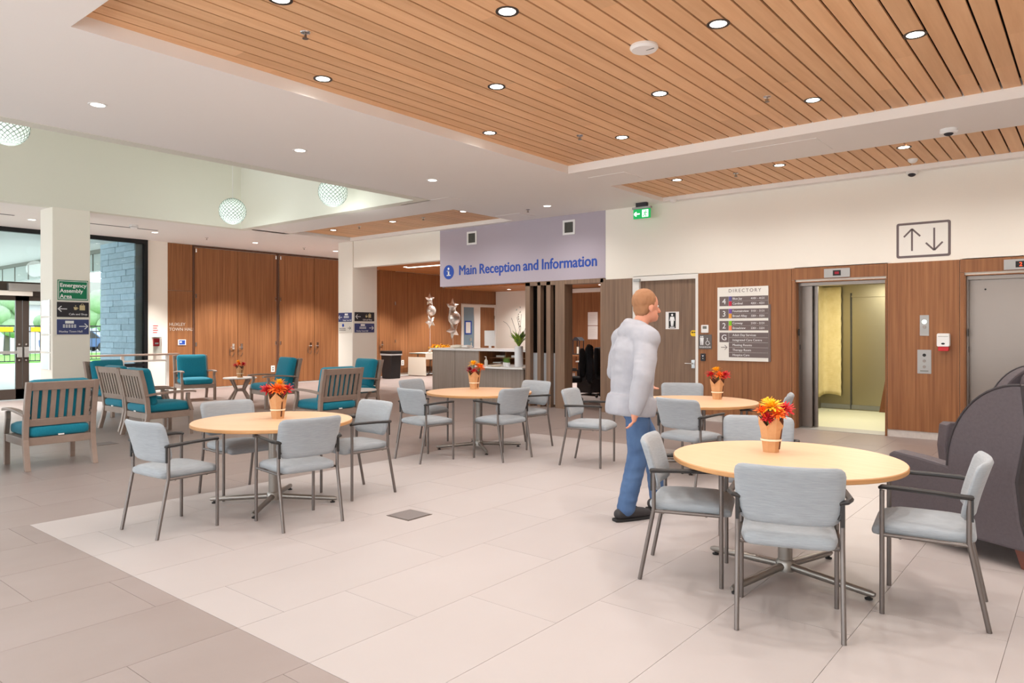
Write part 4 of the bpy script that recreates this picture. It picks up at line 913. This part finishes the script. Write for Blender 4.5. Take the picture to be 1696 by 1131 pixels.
for x, y, h, l in (
    (-9.16, 2.97, 180, 'teal cushioned wooden armchair facing the entrance doors, its slatted back fully in view'),
    (-9.2, 1.95, 178, 'teal cushioned wooden armchair at the end of the row facing the entrance doors'),
    (-10.55, 4.80, 90, 'teal cushioned wooden armchair with pale-lit slats, turned to the walnut doors, nearest the round table'),
    (-11.57, 4.90, 92, 'teal cushioned wooden armchair with pale-lit slats, turned to the walnut doors, nearest the entrance column'),
    (-13.55, 5.45, 15, 'teal cushioned wooden armchair with its back to the entrance column'),
    (-15.20, 7.70, -13, 'teal cushioned wooden armchair in front of the fire alarm wall, facing the room'),
    (-12.53, 7.95, -97, 'teal cushioned wooden armchair in side view before the walnut doors'),
    (-8.90, 6.53, 180, 'teal cushioned wooden armchair with slatted back seen behind the red and orange bouquet'),
    (-10.76, 8.5, -95, 'teal cushioned wooden armchair half hidden behind the small stone side table near the white column')):
    place(LC, ulc, (x, y, 0), h, l, 'teal lounge armchairs')
def make_side():
    t = thing('side_table', 'x', 'side table'); MB().lathe([(.325, .475), (.34, .48), (.34, .495), (.33, .50)], 40).build('tabletop', 'stone_top', t, smooth=True, angle=30)
    for k in range(4):
        a = math.pi / 2 * k + .4; c_, s_ = math.cos(a), math.sin(a)
        MB().tube([(.28 * c_, .28 * s_, 0), (.10 * c_, .10 * s_, .24), (.24 * c_, .24 * s_, .475)], [.03, .032, .03], 6).build('leg', 'taupe_wood', t)
    MB().lathe([(.12, .21), (.12, .26)], 12).build('collar', 'taupe_wood', t); return t
ST = make_side(); ust = []
place(ST, ust, (-14.14, 8.15, 0), 0, 'small round stone-topped side table with flowers before the walnut doors', 'small side tables')
place(ST, ust, (-9.75, 7.75, 0), 30, 'small round stone-topped side table between two teal armchairs near reception', 'small side tables')
bouquet((-14.14, 8.15, .50), 0, 'small bouquet of red and orange blooms before the walnut doors', bl([('fl_yellow', -.03, .0, .31, 1.0), ('fl_orange', .0, -.06, .27, 1.1), ('fl_red', -.08, -.02, .24, 1.0), ('fl_red', .08, -.01, .26, 1.1), ('fl_dark', .03, .05, .27, .9)]), 1.05)
bouquet((-9.75, 7.75, .50), 0, 'small bouquet of orange blooms half hidden behind a slatted chair back', bl([('fl_orange', .04, -.02, .29, 1.2), ('fl_red', -.06, -.03, .26, 1.1), ('fl_orange', .0, .04, .30, 1.0)]), 1.0)

# ------------------------------------------------------------------ recliners
def make_recliner():
    t = thing('recliner', 'x', 'armchair'); hw = .41
    def arc(n, f): return [f(i / n) for i in range(n + 1)]
    top = arc(14, lambda u: (.0 - .47 * (1 - math.cos(u * math.pi / 2)), .585 + .575 * math.sin(u * math.pi / 2)))
    side = [(.43, .14), (.46, .40), (.44, .60), (.40, .625), (.2, .61), (.02, .588)] + top + [(-.50, .9), (-.44, .55), (-.47, .3), (-.52, .13)]
    for s in (1, -1):
        a, b_ = (hw - .13, hw) if s > 0 else (-hw, -hw + .13)
        MB().prism(side, a, b_, 'y').build('side_panel', 'recliner', t, bevel=.02, seg=2)
        MB().tube([(x, s * (hw - .004), z) for x, z in top], .008, 6).build('piping', 'recliner_back', t)
        MB().prism([(.36, 0), (.42, 0), (.43, .14), (.34, .14)], s * .3 - .03, s * .3 + .03, 'y').build('leg', 'mahogany', t, bevel=.004)
        MB().prism([(-.50, 0), (-.43, 0), (-.38, .14), (-.48, .14)], s * .3 - .03, s * .3 + .03, 'y').build('leg', 'mahogany', t, bevel=.004)
    MB().prism([(-.40, .14), (-.53, .13), (-.482, .3), (-.455, .55), (-.515, .9), (-.485, 1.16), (-.40, 1.15)], -hw + .006, hw - .006, 'y').build('back_panel', 'recliner_back', t)
    MB().box(-.4, .40, -hw + .12, hw - .12, .14, .32).build('seat_base', 'recliner', t, bevel=.02)
    MB().cushion((.08, 0, .40), (.70, .56, .17), r=.06, puff=.02).build('seat_cushion', 'seat_blue', t, smooth=True, angle=0)
    MB().cushion((-.30, 0, .78), (.2, .57, .66), r=.08, puff=.03, rot=Matrix.Rotation(R(-8), 3, 'Y'), axes='x').build('back_cushion', 'recliner', t, smooth=True, angle=0)
    return t
RCL = make_recliner(); url = []
place(RCL, url, (-.62, 6.0, 0), 154, 'dark grey wing recliner seen from the side, nearest the pale table', 'dark wing recliners')
place(RCL, url, (-.60, 7.95, 0), 220, 'dark grey wing recliner turned towards the room, closer to the elevators', 'dark wing recliners')

# ------------------------------------------------------------------ reception furniture
r = thing('reception_counter', 'grey laminate reception counter with white top and open shelves', 'counter', (-12.46, 12.2, 0))
MB().box(0, .745, 0, .03, .06, 1.03).build('front_panel', 'grey_laminate', r); MB().box(.755, 1.5, 0, .03, .06, 1.03).build('front_panel', 'grey_laminate', r); MB().box(1.5, 1.53, -.0, .75, .0, 1.03).build('end_panel', 'walnut', r)
MB().box(0, .03, .03, .75, .06, 1.03).build('end_panel', 'grey_laminate', r); MB().box(.02, 1.5, .03, .7, 0, .06).build('plinth', 'black_plastic', r)
MB().box(-.04, 2.95, -.04, .78, 1.03, 1.075).build('worktop', 'white_plastic', r, bevel=.005)
MB().box(1.53, 2.95, .72, .75, 0, 1.03).build('shelf_back', 'walnut_edge', r)
for z in (.72, .86): MB().box(1.53, 2.95, .35, .72, z, z + .018).build('shelf', 'walnut', r)
for x in (2.0, 2.5, 2.93): MB().box(x, x + .018, .35, .72, .72, 1.03).build('divider', 'walnut', r)
for k, (x, z, c_) in enumerate(((1.6, .74, 'paper'), (1.7, .882, 'sign_cream'), (2.15, .882, 'paper'), (2.65, .74, 'paper'))):
    tag(MB().box(-12.46 + x, -12.46 + x + .24, 12.58, 12.88, z, z + .03 + .01 * k).build('paper_stack', c_), ('low white paper stack on the lower counter shelf by the end panel', 'cream paper stack on the upper counter shelf, left', 'white paper stack on the upper counter shelf, right', 'white paper stack on the lower counter shelf behind the vase')[k], 'paper')
d = thing('reception_desk', 'lower reception desk with curved white top and grey front', 'desk', (-9.75, 11.9, 0))
pts = [(-.75, .55), (.66, .55), (.66, -.45)] + [(.66 - 1.41 * u, -.45 - .16 * math.sin(u * math.pi) + .1 * u) for u in [i / 12 for i in range(1, 13)]]
MB().prism(pts, .70, .735, 'z').build('desktop', 'white_plastic', d, bevel=.004)
MB().prism([(x * .96, y * .9 + .02) for x, y in pts], .0, .70, 'z').build('front_panel', 'grey_laminate', d)
v = thing('white_vase', 'tall white vase of twigs and green orchid leaves on the reception desk', 'vase', (-9.45, 11.78, .735))
MB().lathe([(.085, 0), (.09, .02), (.09, .42), (.085, .43)], 24).build('vase', 'ceramic', v, smooth=True)
random.seed(5); b = MB(); b2 = MB(); b3 = MB()
for k in range(64):
    a = random.random() * 6.28; L = random.uniform(.15, .4); tilt = random.uniform(.15, .8); dr = Vector((math.cos(a) * tilt, math.sin(a) * tilt, 1)).normalized(); s_ = dr.cross(Vector((0, 0, 1))).normalized() * .034
    p = Vector((0, 0, .42)); q = p + dr * L * .6; e_ = p + dr * L + Vector((math.cos(a), math.sin(a), -.5)) * .06
    (b if k % 3 else b3)._add([p - s_ * .3, p + s_ * .3, q + s_, q - s_, e_], [(0, 1, 2, 3), (3, 2, 4)])
for k in range(6):
    a = random.random() * 6.28; pts_ = [(0, 0, .4)]
    for i_ in range(1, 6): pts_.append((math.cos(a) * .06 * i_ + random.uniform(-.03, .03), math.sin(a) * .06 * i_ + random.uniform(-.03, .03), .4 + .15 * i_ * random.uniform(.7, 1)))
    b2.tube(pts_, [.007, .006, .005, .004, .004, .003], 5)
b.build('leaves', 'leaf_light', v); b3.build('leaves', 'leaf', v); b2.build('twigs', 'twig', v)
fl_ = MB()
for k in range(9): fl_.ball((random.uniform(-.05, .05), random.uniform(-.05, .05), .85 + k * .05), .018, 6)
fl_.build('buds', 'fl_white', v)
for k, (x, y) in enumerate(((-9.75, 11.7), (-9.62, 11.62))):
    g = thing('grass_pot', ('small white pot of green grass left of the tall vase', 'small white pot of green grass touching the tall vase')[k], 'plant pot', (x, y, .735)); MB().lathe([(.045, 0), (.055, .08), (.05, .085)], 16).build('pot', 'ceramic', g, smooth=True)
    b = MB()
    for q in range(40):
        a = random.random() * 6.28; rr = random.random() * .045; L = random.uniform(.09, .17); x_, y_ = rr * math.cos(a), rr * math.sin(a); b._add([(x_ - .004, y_, .07), (x_ + .004, y_, .07), (x_ + random.uniform(-.05, .05), y_ + random.uniform(-.05, .05), .07 + L)], [(0, 1, 2)])
    b.build('grass_blades', 'leaf', g)
s = thing('sanitizer_bottle', 'clear pump bottle of hand sanitizer on the reception desk', 'bottle', (-10.25, 11.65, .735)); MB().lathe([(.035, 0), (.037, .01), (.037, .11), (.015, .14), (.013, .15)], 16).build('bottle', 'sign_cream', s, smooth=True); MB().tube([(0, 0, .15), (0, 0, .19), (-.04, 0, .195)], .008, 6).build('pump', 'white_plastic', s)
s = thing('leaflet_dish', 'flat pinkish dish of leaflets on the reception desk', 'dish', (-9.92, 11.6, .735)); MB().lathe([(.09, 0), (.13, .025), (.125, .03), (.08, .008)], 24).build('dish', 'twine', s, smooth=True); MB().box(-.08, .08, -.05, .05, .02, .032).build('leaflets', 'paper', s)
s = thing('monitor', 'back of a white computer screen on the reception counter', 'monitor', (-11.1, 12.75, 1.075)); MB().box(-.16, .16, -.015, .015, .06, .42).build('screen_back', 'white_plastic', s, bevel=.006); MB().box(-.03, .03, -.01, .02, 0, .1).build('stand', 'white_plastic', s); MB().box(-.1, .1, -.07, .07, 0, .008).build('foot', 'white_plastic', s)
s = thing('counter_papers', 'loose pile of white paper bags on the reception counter', 'paper', (-11.9, 12.5, 1.094)); MB().cushion((0, 0, .022), (.34, .2, .04), .015, .02).build('bag', 'cloth_white', s, smooth=True); MB().cushion((.25, .05, .02), (.2, .2, .036), .012, .02).build('bag', 'paper', s, smooth=True)
# bin, cloth table, sunflowers, balloons by the far wall
s = thing('waste_bin', 'black waste bin with liner by the walnut wall', 'bin', (-17.1, 14.95, 0)); MB().prism([(-.2, 0), (.2, 0), (.25, .78), (-.25, .78)], -.2, .2, 'y').build('body', 'bag_black', s, bevel=.02); MB().box(-.262, .262, -.225, .225, .72, .77).build('liner', 'liner', s, bevel=.01); MB().box(-.265, .265, -.23, .23, .775, .86).build('lid', 'bag_black', s, bevel=.02)
s = thing('folding_table', 'folding table under a short cream cloth by the walnut wall', 'table', (-17.35, 16.9, 0))
MB().box(-.38, .38, -.6, 1.0, .72, .745).build('tabletop', 'grille', s)
cl = tag(MB().box(-17.745, -16.955, 16.285, 17.915, .747, .754).box(-16.955, -16.945, 16.285, 17.915, .55, .754).build('tablecloth', 'cloth_white'), 'cream tablecloth on the folding table by the walnut wall', 'tablecloth'); 
b = MB(); b.prism([(-17.76, 0.02), (-16.92, .02), (-16.95, .62), (-17.75, .62)], 16.26, 16.29, 'y'); b.build('end_drop', 'cloth_white', cl)
for x in (-.3, .3): MB().tube([(x, -.3, .72), (x, -.32, .1), (x, -.5, .02)], .014, 8).tube([(x, .8, .72), (x, .8, 0)], .014, 8).build('leg', 'black_plastic', s)
MB().tube([(-.3, -.32, .3), (.3, -.32, .3)], .01, 6).tube([(.3, -.32, .5), (.3, .3, .7)], .01, 6).build('brace', 'black_plastic', s)
for k, (y, lab) in enumerate(((16.9, 'cluster of sunflowers on the cream tablecloth by the table end'), (17.4, 'cluster of sunflowers on the cream tablecloth beside the counter'))):
    s = thing('sunflowers', lab, 'flowers', (-17.15, y, .755)); MB().lathe([(.06, 0), (.08, .09), (.07, .1)], 12).build('pot', 'leaf', s)
    for q in range(5):
        a = q * 1.3 + k; p = (.13 * math.cos(a), .13 * math.sin(a), .16 + .04 * (q % 3)); o = mk('bloom', BL['fl_yellow'], None, s, p); o.scale = (1.5, 1.5, 1.0); o.rotation_euler = (-p[1] * 3, p[0] * 5 + .6, q)
        MB().ball((p[0] + .02, p[1], p[2] + .03), .03, 8, (1, 1, .6)).build('flower_centre', 'leaf_brown', s)
    lv = MB()
    for q in range(8):
        a = q * .8; lv._add([(.05 * math.cos(a), .05 * math.sin(a), .09), (.14 * math.cos(a + .3), .14 * math.sin(a + .3), .13), (.2 * math.cos(a), .2 * math.sin(a), .12), (.14 * math.cos(a - .3), .14 * math.sin(a - .3), .13)], [(0, 1, 2, 3)])
    lv.build('leaves', 'leaf', s)
def star(par, z, r, y=0, rot=0):
    b = MB(); n = 10; F = b.bm.verts.new((.09, y, z)); B = b.bm.verts.new((-.09, y, z)); ring = []
    for k in range(n):
        a = math.pi / 2 + k * math.pi / 5 + rot; q = r if k % 2 == 0 else r * .48; ring.append(b.bm.verts.new((0, y + q * math.cos(a), z + q * math.sin(a))))
    for k in range(n): b.bm.faces.new((ring[k], ring[(k + 1) % n], F)); b.bm.faces.new((ring[(k + 1) % n], ring[k], B))
    bmesh.ops.subdivide_edges(b.bm, edges=b.bm.edges, cuts=2, use_grid_fill=True)
    rnd = random.Random(int(z * 1000))
    for v_ in b.bm.verts: v_.co += Vector((rnd.uniform(-.008, .008), rnd.uniform(-.006, .006), rnd.uniform(-.006, .006)))
    b.build('star_balloon', 'foil', par, smooth=True, angle=60)
def balloons(x, y, zs, lab, base):
    t = thing('balloon_bunch', lab, 'balloons', (x, y, base)); 
    star(t, zs[0] - base, .24); MB().ball((0, .06, zs[1] - base), .18, 20, (.8, 1, 1)).build('round_balloon', 'foil', t, smooth=True, angle=0); star(t, zs[2] - base, .25, .02, .4)
    MB().tube([(0, 0, zs[0] - base), (0, .02, zs[2] - base), (.01, 0, .08)], .005, 5).build('ribbon', 'white_plastic', t); MB().cushion((0, 0, .04), (.1, .1, .08), .02, .01, 3).build('weight', 'foil', t, smooth=True)
balloons(-17.1, 16.62, (2.52, 2.15, 1.78), 'silver star and round balloons rising from the cloth table', .768)
balloons(-13.0 + .1, 13.35, (2.1, 1.82, 1.5), 'silver star and round balloons standing behind the grey reception counter', 0)

# ------------------------------------------------------------------ slatted screen and office beyond
s = thing('slat_screen', 'timber screen of upright posts with narrow glass panes beside the office opening', 'screen', (0, Y0, 0))
for x0_, x1_, m in ((-8.86, -8.74, 'grey_oak'), (-8.56, -8.48, 'grey_oak'), (-8.34, -8.24, 'grey_oak')): MB().box(x0_, x1_, -.02, .22, 0, 2.45).build('post', m, s, bevel=.003)
MB().box(-8.12, -7.90, -.03, .24, 0, 2.45).build('end_post', 'grey_oak', s, bevel=.003)
MB().box(-8.86, -7.04, -.02, .22, 2.38, 2.46).build('head_rail', 'grey_oak', s); MB().box(-7.10, -7.0, -.02, .22, 0, 2.45).build('jamb_post', 'grey_oak', s)
for x0_, x1_ in ((-8.74, -8.56), (-8.48, -8.34), (-8.24, -8.12)):
    MB().box(x0_, x1_, .09, .10, 1.06, 2.38).build('glass_pane', 'screen_glass', s); MB().box(x0_, x1_, .09, .105, .05, 1.05).build('frosted_pane', 'frost', s)
def office_chair(x, y, rz, lab):
    t = thing('office_chair', lab, 'chair', (x, y, 0), rz)
    MB().cushion((0, 0, .47), (.5, .5, .1), .04, .02).build('seat', 'black_fabric', t, smooth=True, angle=0); MB().cushion((-.25, 0, .82), (.1, .48, .6), .04, .02, axes='x').build('backrest', 'black_fabric', t, smooth=True, angle=0)
    MB().tube([(0, 0, .1), (0, 0, .43)], .03, 10).build('gas_lift', 'black_plastic', t); MB().box(-.3, -.26, -.04, .04, .43, .7).build('back_bar', 'black_plastic', t)
    for k in range(5):
        a = k * 2 * math.pi / 5; l_ = MB().tube([(0, 0, .12), (.3 * math.cos(a), .3 * math.sin(a), .08)], [.025, .018], 6).build('base_leg', 'black_plastic', t); MB().ball((.3 * math.cos(a), .3 * math.sin(a), .035), .033, 8).build('castor', 'rubber', l_)
    for q in (1, -1): MB().tube([(0, q * .26, .47), (-.02, q * .29, .66)], .014, 6).box(-.14, .14, q * .29 - .03, q * .29 + .03, .66, .69).build('armrest', 'black_plastic', t)
    return t
office_chair(-8.6, 12.45, 215, 'black office chair draped with a dark coat beside the slatted screen'); office_chair(-8.45, 13.75, 20, 'black office chair behind the white desk near the partition')
cb = MB().cushion((.0, 0, 0), (.15, .62, .72), .06, .03, 7, rot=Matrix.Rotation(R(215), 3, 'Z'))
for v_ in cb.bm.verts: v_.co += Vector((-8.6 + .40 * math.cos(R(35)), 12.45 + .40 * math.sin(R(35)), .80))
rnd = random.Random(4)
for v_ in cb.bm.verts: v_.co += Vector((rnd.uniform(-.02, .02), rnd.uniform(-.02, .02), rnd.uniform(-.03, .02)))
tag(cb.build('coat', 'black_fabric', smooth=True, angle=0), 'dark padded coat hung over the office chair back', 'coat')
s = thing('office_desk', 'white topped office desk with dark panels behind the opening', 'desk', (-9.3, 14.9, 0)); MB().box(-.6, 1.3, -.35, .35, .72, .75).build('desktop', 'white_plastic', s); MB().box(-.55, 1.25, -.31, -.28, .04, .72).build('modesty_panel', 'sign_black', s)
for x in (-.55, 1.2): MB().box(x, x + .05, -.3, .3, 0, .72).build('side_panel', 'sign_black', s)
s = thing('desk_pedestal', 'black drawer pedestal in front of the office desk', 'pedestal', (-9.25, 14.2, 0)); MB().box(-.2, .2, -.25, .25, .05, .58).build('body', 'sign_black', s, bevel=.005)
for k in range(3): MB().box(-.185, .185, -.262, -.25, .08 + k * .165, .23 + k * .165).build('drawer', 'black_plastic', s)
for sx in (-.15, .15):
    for sy in (-.2, .2): MB().ball((sx, sy, .025), .025, 8).build('castor', 'rubber', s)
for k, z in enumerate((1.90, 1.42)):
    s = thing('wall_notice', ('upper white paper sheet pinned on the office back wall', 'lower white paper sheet pinned on the office back wall')[k], 'notice', (-13.55, YB - .02, z)); MB().box(-.2, .2, -.004, 0, -.23, .23).build('sheet', 'paper', s)
    for q in range(6): MB().box(-.15, .15 - .03 * (q % 3), -.006, -.004, .16 - q * .055, .168 - q * .055).build('print_line', 'sign_cream', s)
s = copy_tree(CH); s.location = (-12.4, 19.9, 0); s.rotation_euler = (0, 0, R(-60)); s['label'] = 'grey guest chair at the back of the reception office'; s['group'] = 'grey guest chairs in the office'
s = thing('lantern_table', 'small walnut stand with a black lantern base at the back of the office', 'side table', (-12.9, 19.2, 0)); MB().box(-.3, .3, -.22, .22, .68, .72).build('tabletop', 'walnut', s)
for sx in (-.27, .27):
    for sy in (-.19, .19): MB().box(sx - .02, sx + .02, sy - .02, sy + .02, 0, .68).build('leg', 'walnut', s)
s = thing('lantern', 'black framed glass lantern on the small walnut stand', 'lantern', (-12.95, 19.2, .72)); 
for sx in (-.12, .12):
    for sy in (-.12, .12): MB().box(sx - .012, sx + .012, sy - .012, sy + .012, 0, .45).build('post', 'sign_black', s)
MB().box(-.14, .14, -.14, .14, 0, .03).build('base', 'sign_black', s); MB().prism([(-.15, .45), (.15, .45), (.04, .56), (-.04, .56)], -.15, .15, 'y').build('roof', 'sign_black', s); MB().lathe([(.05, .03), (.05, .25)], 16).build('candle', 'cloth_white', s)
# rail ledge along the window
s = thing('leaning_rail', 'timber leaning rail on white posts along the window', 'rail', (-16.9, 7.0, 0), 0)
MB().box(-.1, .1, -1.3, 1.15, .92, .96).build('rail_top', 'taupe_wood', s, bevel=.004)
for y in (-1.1, -.1, .9): MB().box(-.03, .03, y - .03, y + .03, 0, .92).build('post', 'white_paint', s)
MB().box(-.02, .02, -1.1, .9, .78, .82).build('lower_rail', 'white_paint', s)

# ------------------------------------------------------------------ the walking man
def voxel(parts, name, m, parent, vox=.014, smooth=8, wrinkle=0, wf=(9, 9, 16)):
    """parts: list of (points, radii) limb sweeps or ('ball', c, r, scale); fused into one continuous surface"""
    b = MB()
    for p in parts:
        if p[0] == 'ball': b.ball(p[1], p[2], 16, p[3])
        else:
            pts, rs = p[0], p[1]; b.tube(pts, rs, 14, sx=p[2] if len(p) > 2 else 1.0)
            if len(p) < 3:
                for q, r_ in zip(pts, rs): b.ball(q, r_ * .99, 12)
    me = b.mesh('tmp'); o = bpy.data.objects.new('tmp', me); COL.objects.link(o)
    md = o.modifiers.new('r', 'REMESH'); md.mode = 'VOXEL'; md.voxel_size = vox; md.use_smooth_shade = True
    ms = o.modifiers.new('s', 'SMOOTH'); ms.factor = .5; ms.iterations = smooth
    dg = bpy.context.evaluated_depsgraph_get(); dg.update(); me2 = bpy.data.meshes.new_from_object(o.evaluated_get(dg)); bpy.data.objects.remove(o)
    if wrinkle:
        from mathutils import noise as nz
        for v_ in me2.vertices:
            q = v_.co; k = nz.noise(Vector((q.x * wf[0], q.y * wf[1], q.z * wf[2]))); k2 = nz.noise(Vector((q.x * wf[0] * 2.3 + 5, q.y * wf[1] * 2.3, q.z * wf[2] * 2.1)))
            v_.co = q + v_.normal * wrinkle * ((1 - abs(k) * 2.2) + .45 * (1 - abs(k2) * 2))
    for p in me2.polygons: p.use_smooth = True
    return mk(name, me2, m, parent)
man = thing('person', 'person in grey hoodie, blue jeans and black shoes walking past the tables', 'person', (-2.90, 5.15, 0), 62)
# local frame: +x is the walking direction, +y is left
hip = Vector((-.05, 0, .95)); RH, LH = Vector((-.06, -.10, .93)), Vector((-.03, .10, .93))
RK, RA = Vector((-.06, -.10, .50)), Vector((-.17, -.10, .10)); LK, LA = Vector((.22, .10, .53)), Vector((.27, .10, .11))
chest = Vector((-.03, 0, 1.33)); neck = Vector((.02, 0, 1.53)); head = Vector((.085, 0, 1.69))
RS, LS = Vector((-.03, -.205, 1.43)), Vector((-.01, .205, 1.43)); RE, RW = Vector((-.14, -.30, 1.14)), Vector((-.20, -.29, .88)); LE, LW = Vector((-.02, .30, 1.15)), Vector((.17, .24, 1.06))
V = lambda *a: [Vector(p) for p in a]
body = voxel([
    ('ball', head + Vector((0, 0, .03)), .098, (1.08, .82, 1.05)), ('ball', head + Vector((.025, 0, -.055)), .075, (1.05, .84, 1.0)), ('ball', head + Vector((.075, 0, -.095)), .032, (1, 1.2, .8)),
    (V(head + Vector((.105, 0, .0)), head + Vector((.125, 0, -.035))), [.012, .017]), ('ball', head + Vector((-.005, -.082, -.015)), .028, (.7, .35, 1.15)), ('ball', head + Vector((-.005, .082, -.015)), .028, (.7, .35, 1.15)),
    ('ball', head + Vector((.095, 0, -.075)), .022, (.8, 1.4, .5)),
    (V(neck + Vector((-.01, 0, -.05)), neck, head + Vector((-.02, 0, -.06))), [.07, .062, .06]), (V(hip, chest, neck + Vector((-.02, 0, -.06))), [.12, .13, .08]),
    (V(RS, RE, RW), [.05, .042, .03]), (V(LS, LE, LW), [.05, .042, .03]), (V(RH, RK, RA), [.075, .055, .04]), (V(LH, LK, LA), [.075, .055, .04]), (V(RS, chest, LS), [.06, .1, .06])], 'body', 'skin', man, .0085, 4)
def hand(wr, fwd, side, thumb):
    parts = [('ball', wr + fwd * .045 , .036, (.55 + .5 * abs(fwd.x), .55, 1.15 if abs(fwd.z) > .6 else .9))]
    n = side
    for k in range(4):
        base = wr + fwd * .075 + n * (.021 - .014 * k); L = (.062, .07, .066, .05)[k]; c_ = thumb * .034
        parts.append((V(base, base + fwd * L * .5 + c_ * .6, base + fwd * L * .85 + c_ * 1.8), [.0085, .008, .0068]))
    b0 = wr + fwd * .03 + n * .025; parts.append((V(b0, b0 + fwd * .03 + n * .018 + thumb * .012, b0 + fwd * .058 + n * .018 + thumb * .02), [.011, .0095, .008]))
    parts.append((V(wr - fwd * .03, wr + fwd * .03), [.028, .03])); return parts
f1 = (RW - RE).normalized(); f2 = (LW - LE).normalized()
h1 = voxel(hand(RW, f1, Vector((.5, 0, .6)).normalized(), Vector((0, 1, 0))), 'hand', 'skin', man, .0045, 3)
h2 = voxel(hand(LW, f2, Vector((1, 0, 0)), Vector((0, -1, 0))), 'hand', 'skin', man, .0045, 3)
voxel([(V(hip + Vector((0, 0, -.03)), hip + Vector((0, 0, .1)), chest, chest + Vector((.02, 0, .1))), [.195, .20, .215, .17], .80), (V(RS + Vector((0, .04, -.01)), (RS + RE) / 2, RE, RE * .4 + RW * .6, RW + (RE - RW).normalized() * .02), [.095, .088, .08, .07, .056]), (V(LS + Vector((0, -.04, -.01)), (LS + LE) / 2, LE, LE * .4 + LW * .6, LW + (LE - LW).normalized() * .02), [.095, .088, .08, .07, .056]), (V(RS, neck + Vector((-.03, 0, -.06)), LS), [.098, .12, .098]),
       ('ball', neck + Vector((-.085, 0, -.045)), .1, (.85, 1.45, .85)), (V(neck + Vector((.03, -.09, -.03)), neck + Vector((-.06, -.11, 0)), neck + Vector((-.1, 0, .02)), neck + Vector((-.06, .11, 0)), neck + Vector((.03, .09, -.03))), [.032, .045, .05, .045, .032]), (V(hip + Vector((-.015, 0, -.13)), hip + Vector((-.01, 0, -.06)), hip + Vector((0, 0, .02))), [.212, .218, .208], .93)], 'hoodie', 'hoodie', man, .010, 10, .0034, (4.5, 4.5, 11))
voxel([(V(hip + Vector((0, 0, .04)), RH, RK, RA + Vector((0, 0, -.01))), [.11, .1, .08, .07]), (V(hip + Vector((0, 0, .04)), LH, LK, LA + Vector((0, 0, -.01))), [.11, .1, .08, .07]), (V(RH + Vector((-.03, 0, .0)), LH + Vector((-.03, 0, .0))), [.105, .105])], 'jeans', 'jeans', man, .010, 6, .004, (6, 6, 12))
def shoe(a, pitch):
    t = mk('shoe', MB().mesh('e'), 'shoe', man); bpy.data.objects.remove(t)
    f = Vector((math.cos(pitch), 0, -math.sin(pitch))); u = Vector((math.sin(pitch), 0, math.cos(pitch))); b0 = Vector((a.x, a.y, 0)) 
    z = Vector((0, 0, .055))
    o = voxel([(V(b0 - f * .06 + z, b0 + f * .05 + z * 1.05, b0 + f * .15 + z * .85, b0 + f * .2 + z * .75), [.045, .05, .045, .034]), (V(b0 - f * .03 + z, b0 + z * 2.0), [.045, .05])], 'shoe', 'shoe', man, .008, 4)
    MB().prism([(a.x - .105, a.y - .035), (a.x - .06, a.y - .046), (a.x + .1, a.y - .05), (a.x + .2, a.y - .042), (a.x + .242, a.y - .015), (a.x + .242, a.y + .015), (a.x + .2, a.y + .042), (a.x + .1, a.y + .05), (a.x - .06, a.y + .046), (a.x - .105, a.y + .035)], .0, .022, 'z').build('sole', 'sole', o, bevel=.005)
    MB().tube([(a.x + .07, a.y - .02, .112), (a.x + .09, a.y + .02, .106)], .004, 5).tube([(a.x + .07, a.y + .02, .112), (a.x + .09, a.y - .02, .106)], .004, 5).build('laces', 'black_plastic', o)
shoe(RA, 0); shoe(LA, 0)
voxel([('ball', head + Vector((-.02, 0, .05)), .102, (1.02, .86, .98)), ('ball', head + Vector((-.045, 0, -.01)), .082, (.75, .95, 1.0))], 'hair', 'hair', man, .008, 4, .004, (40, 40, 18))
for s_ in (1, -1):
    MB().ball(head + Vector((.088, s_ * .032, .008)), .0105, 10).build('eye', 'white_plastic', man, smooth=True); MB().ball(head + Vector((.0965, s_ * .032, .008)), .0045, 8).build('iris', 'leaf_brown', man)
MB().tube([tuple(head + Vector((.108, -.022, -.072))), tuple(head + Vector((.116, 0, -.074))), tuple(head + Vector((.108, .022, -.072)))], .004, 6).build('mouth', 'mahogany', man)
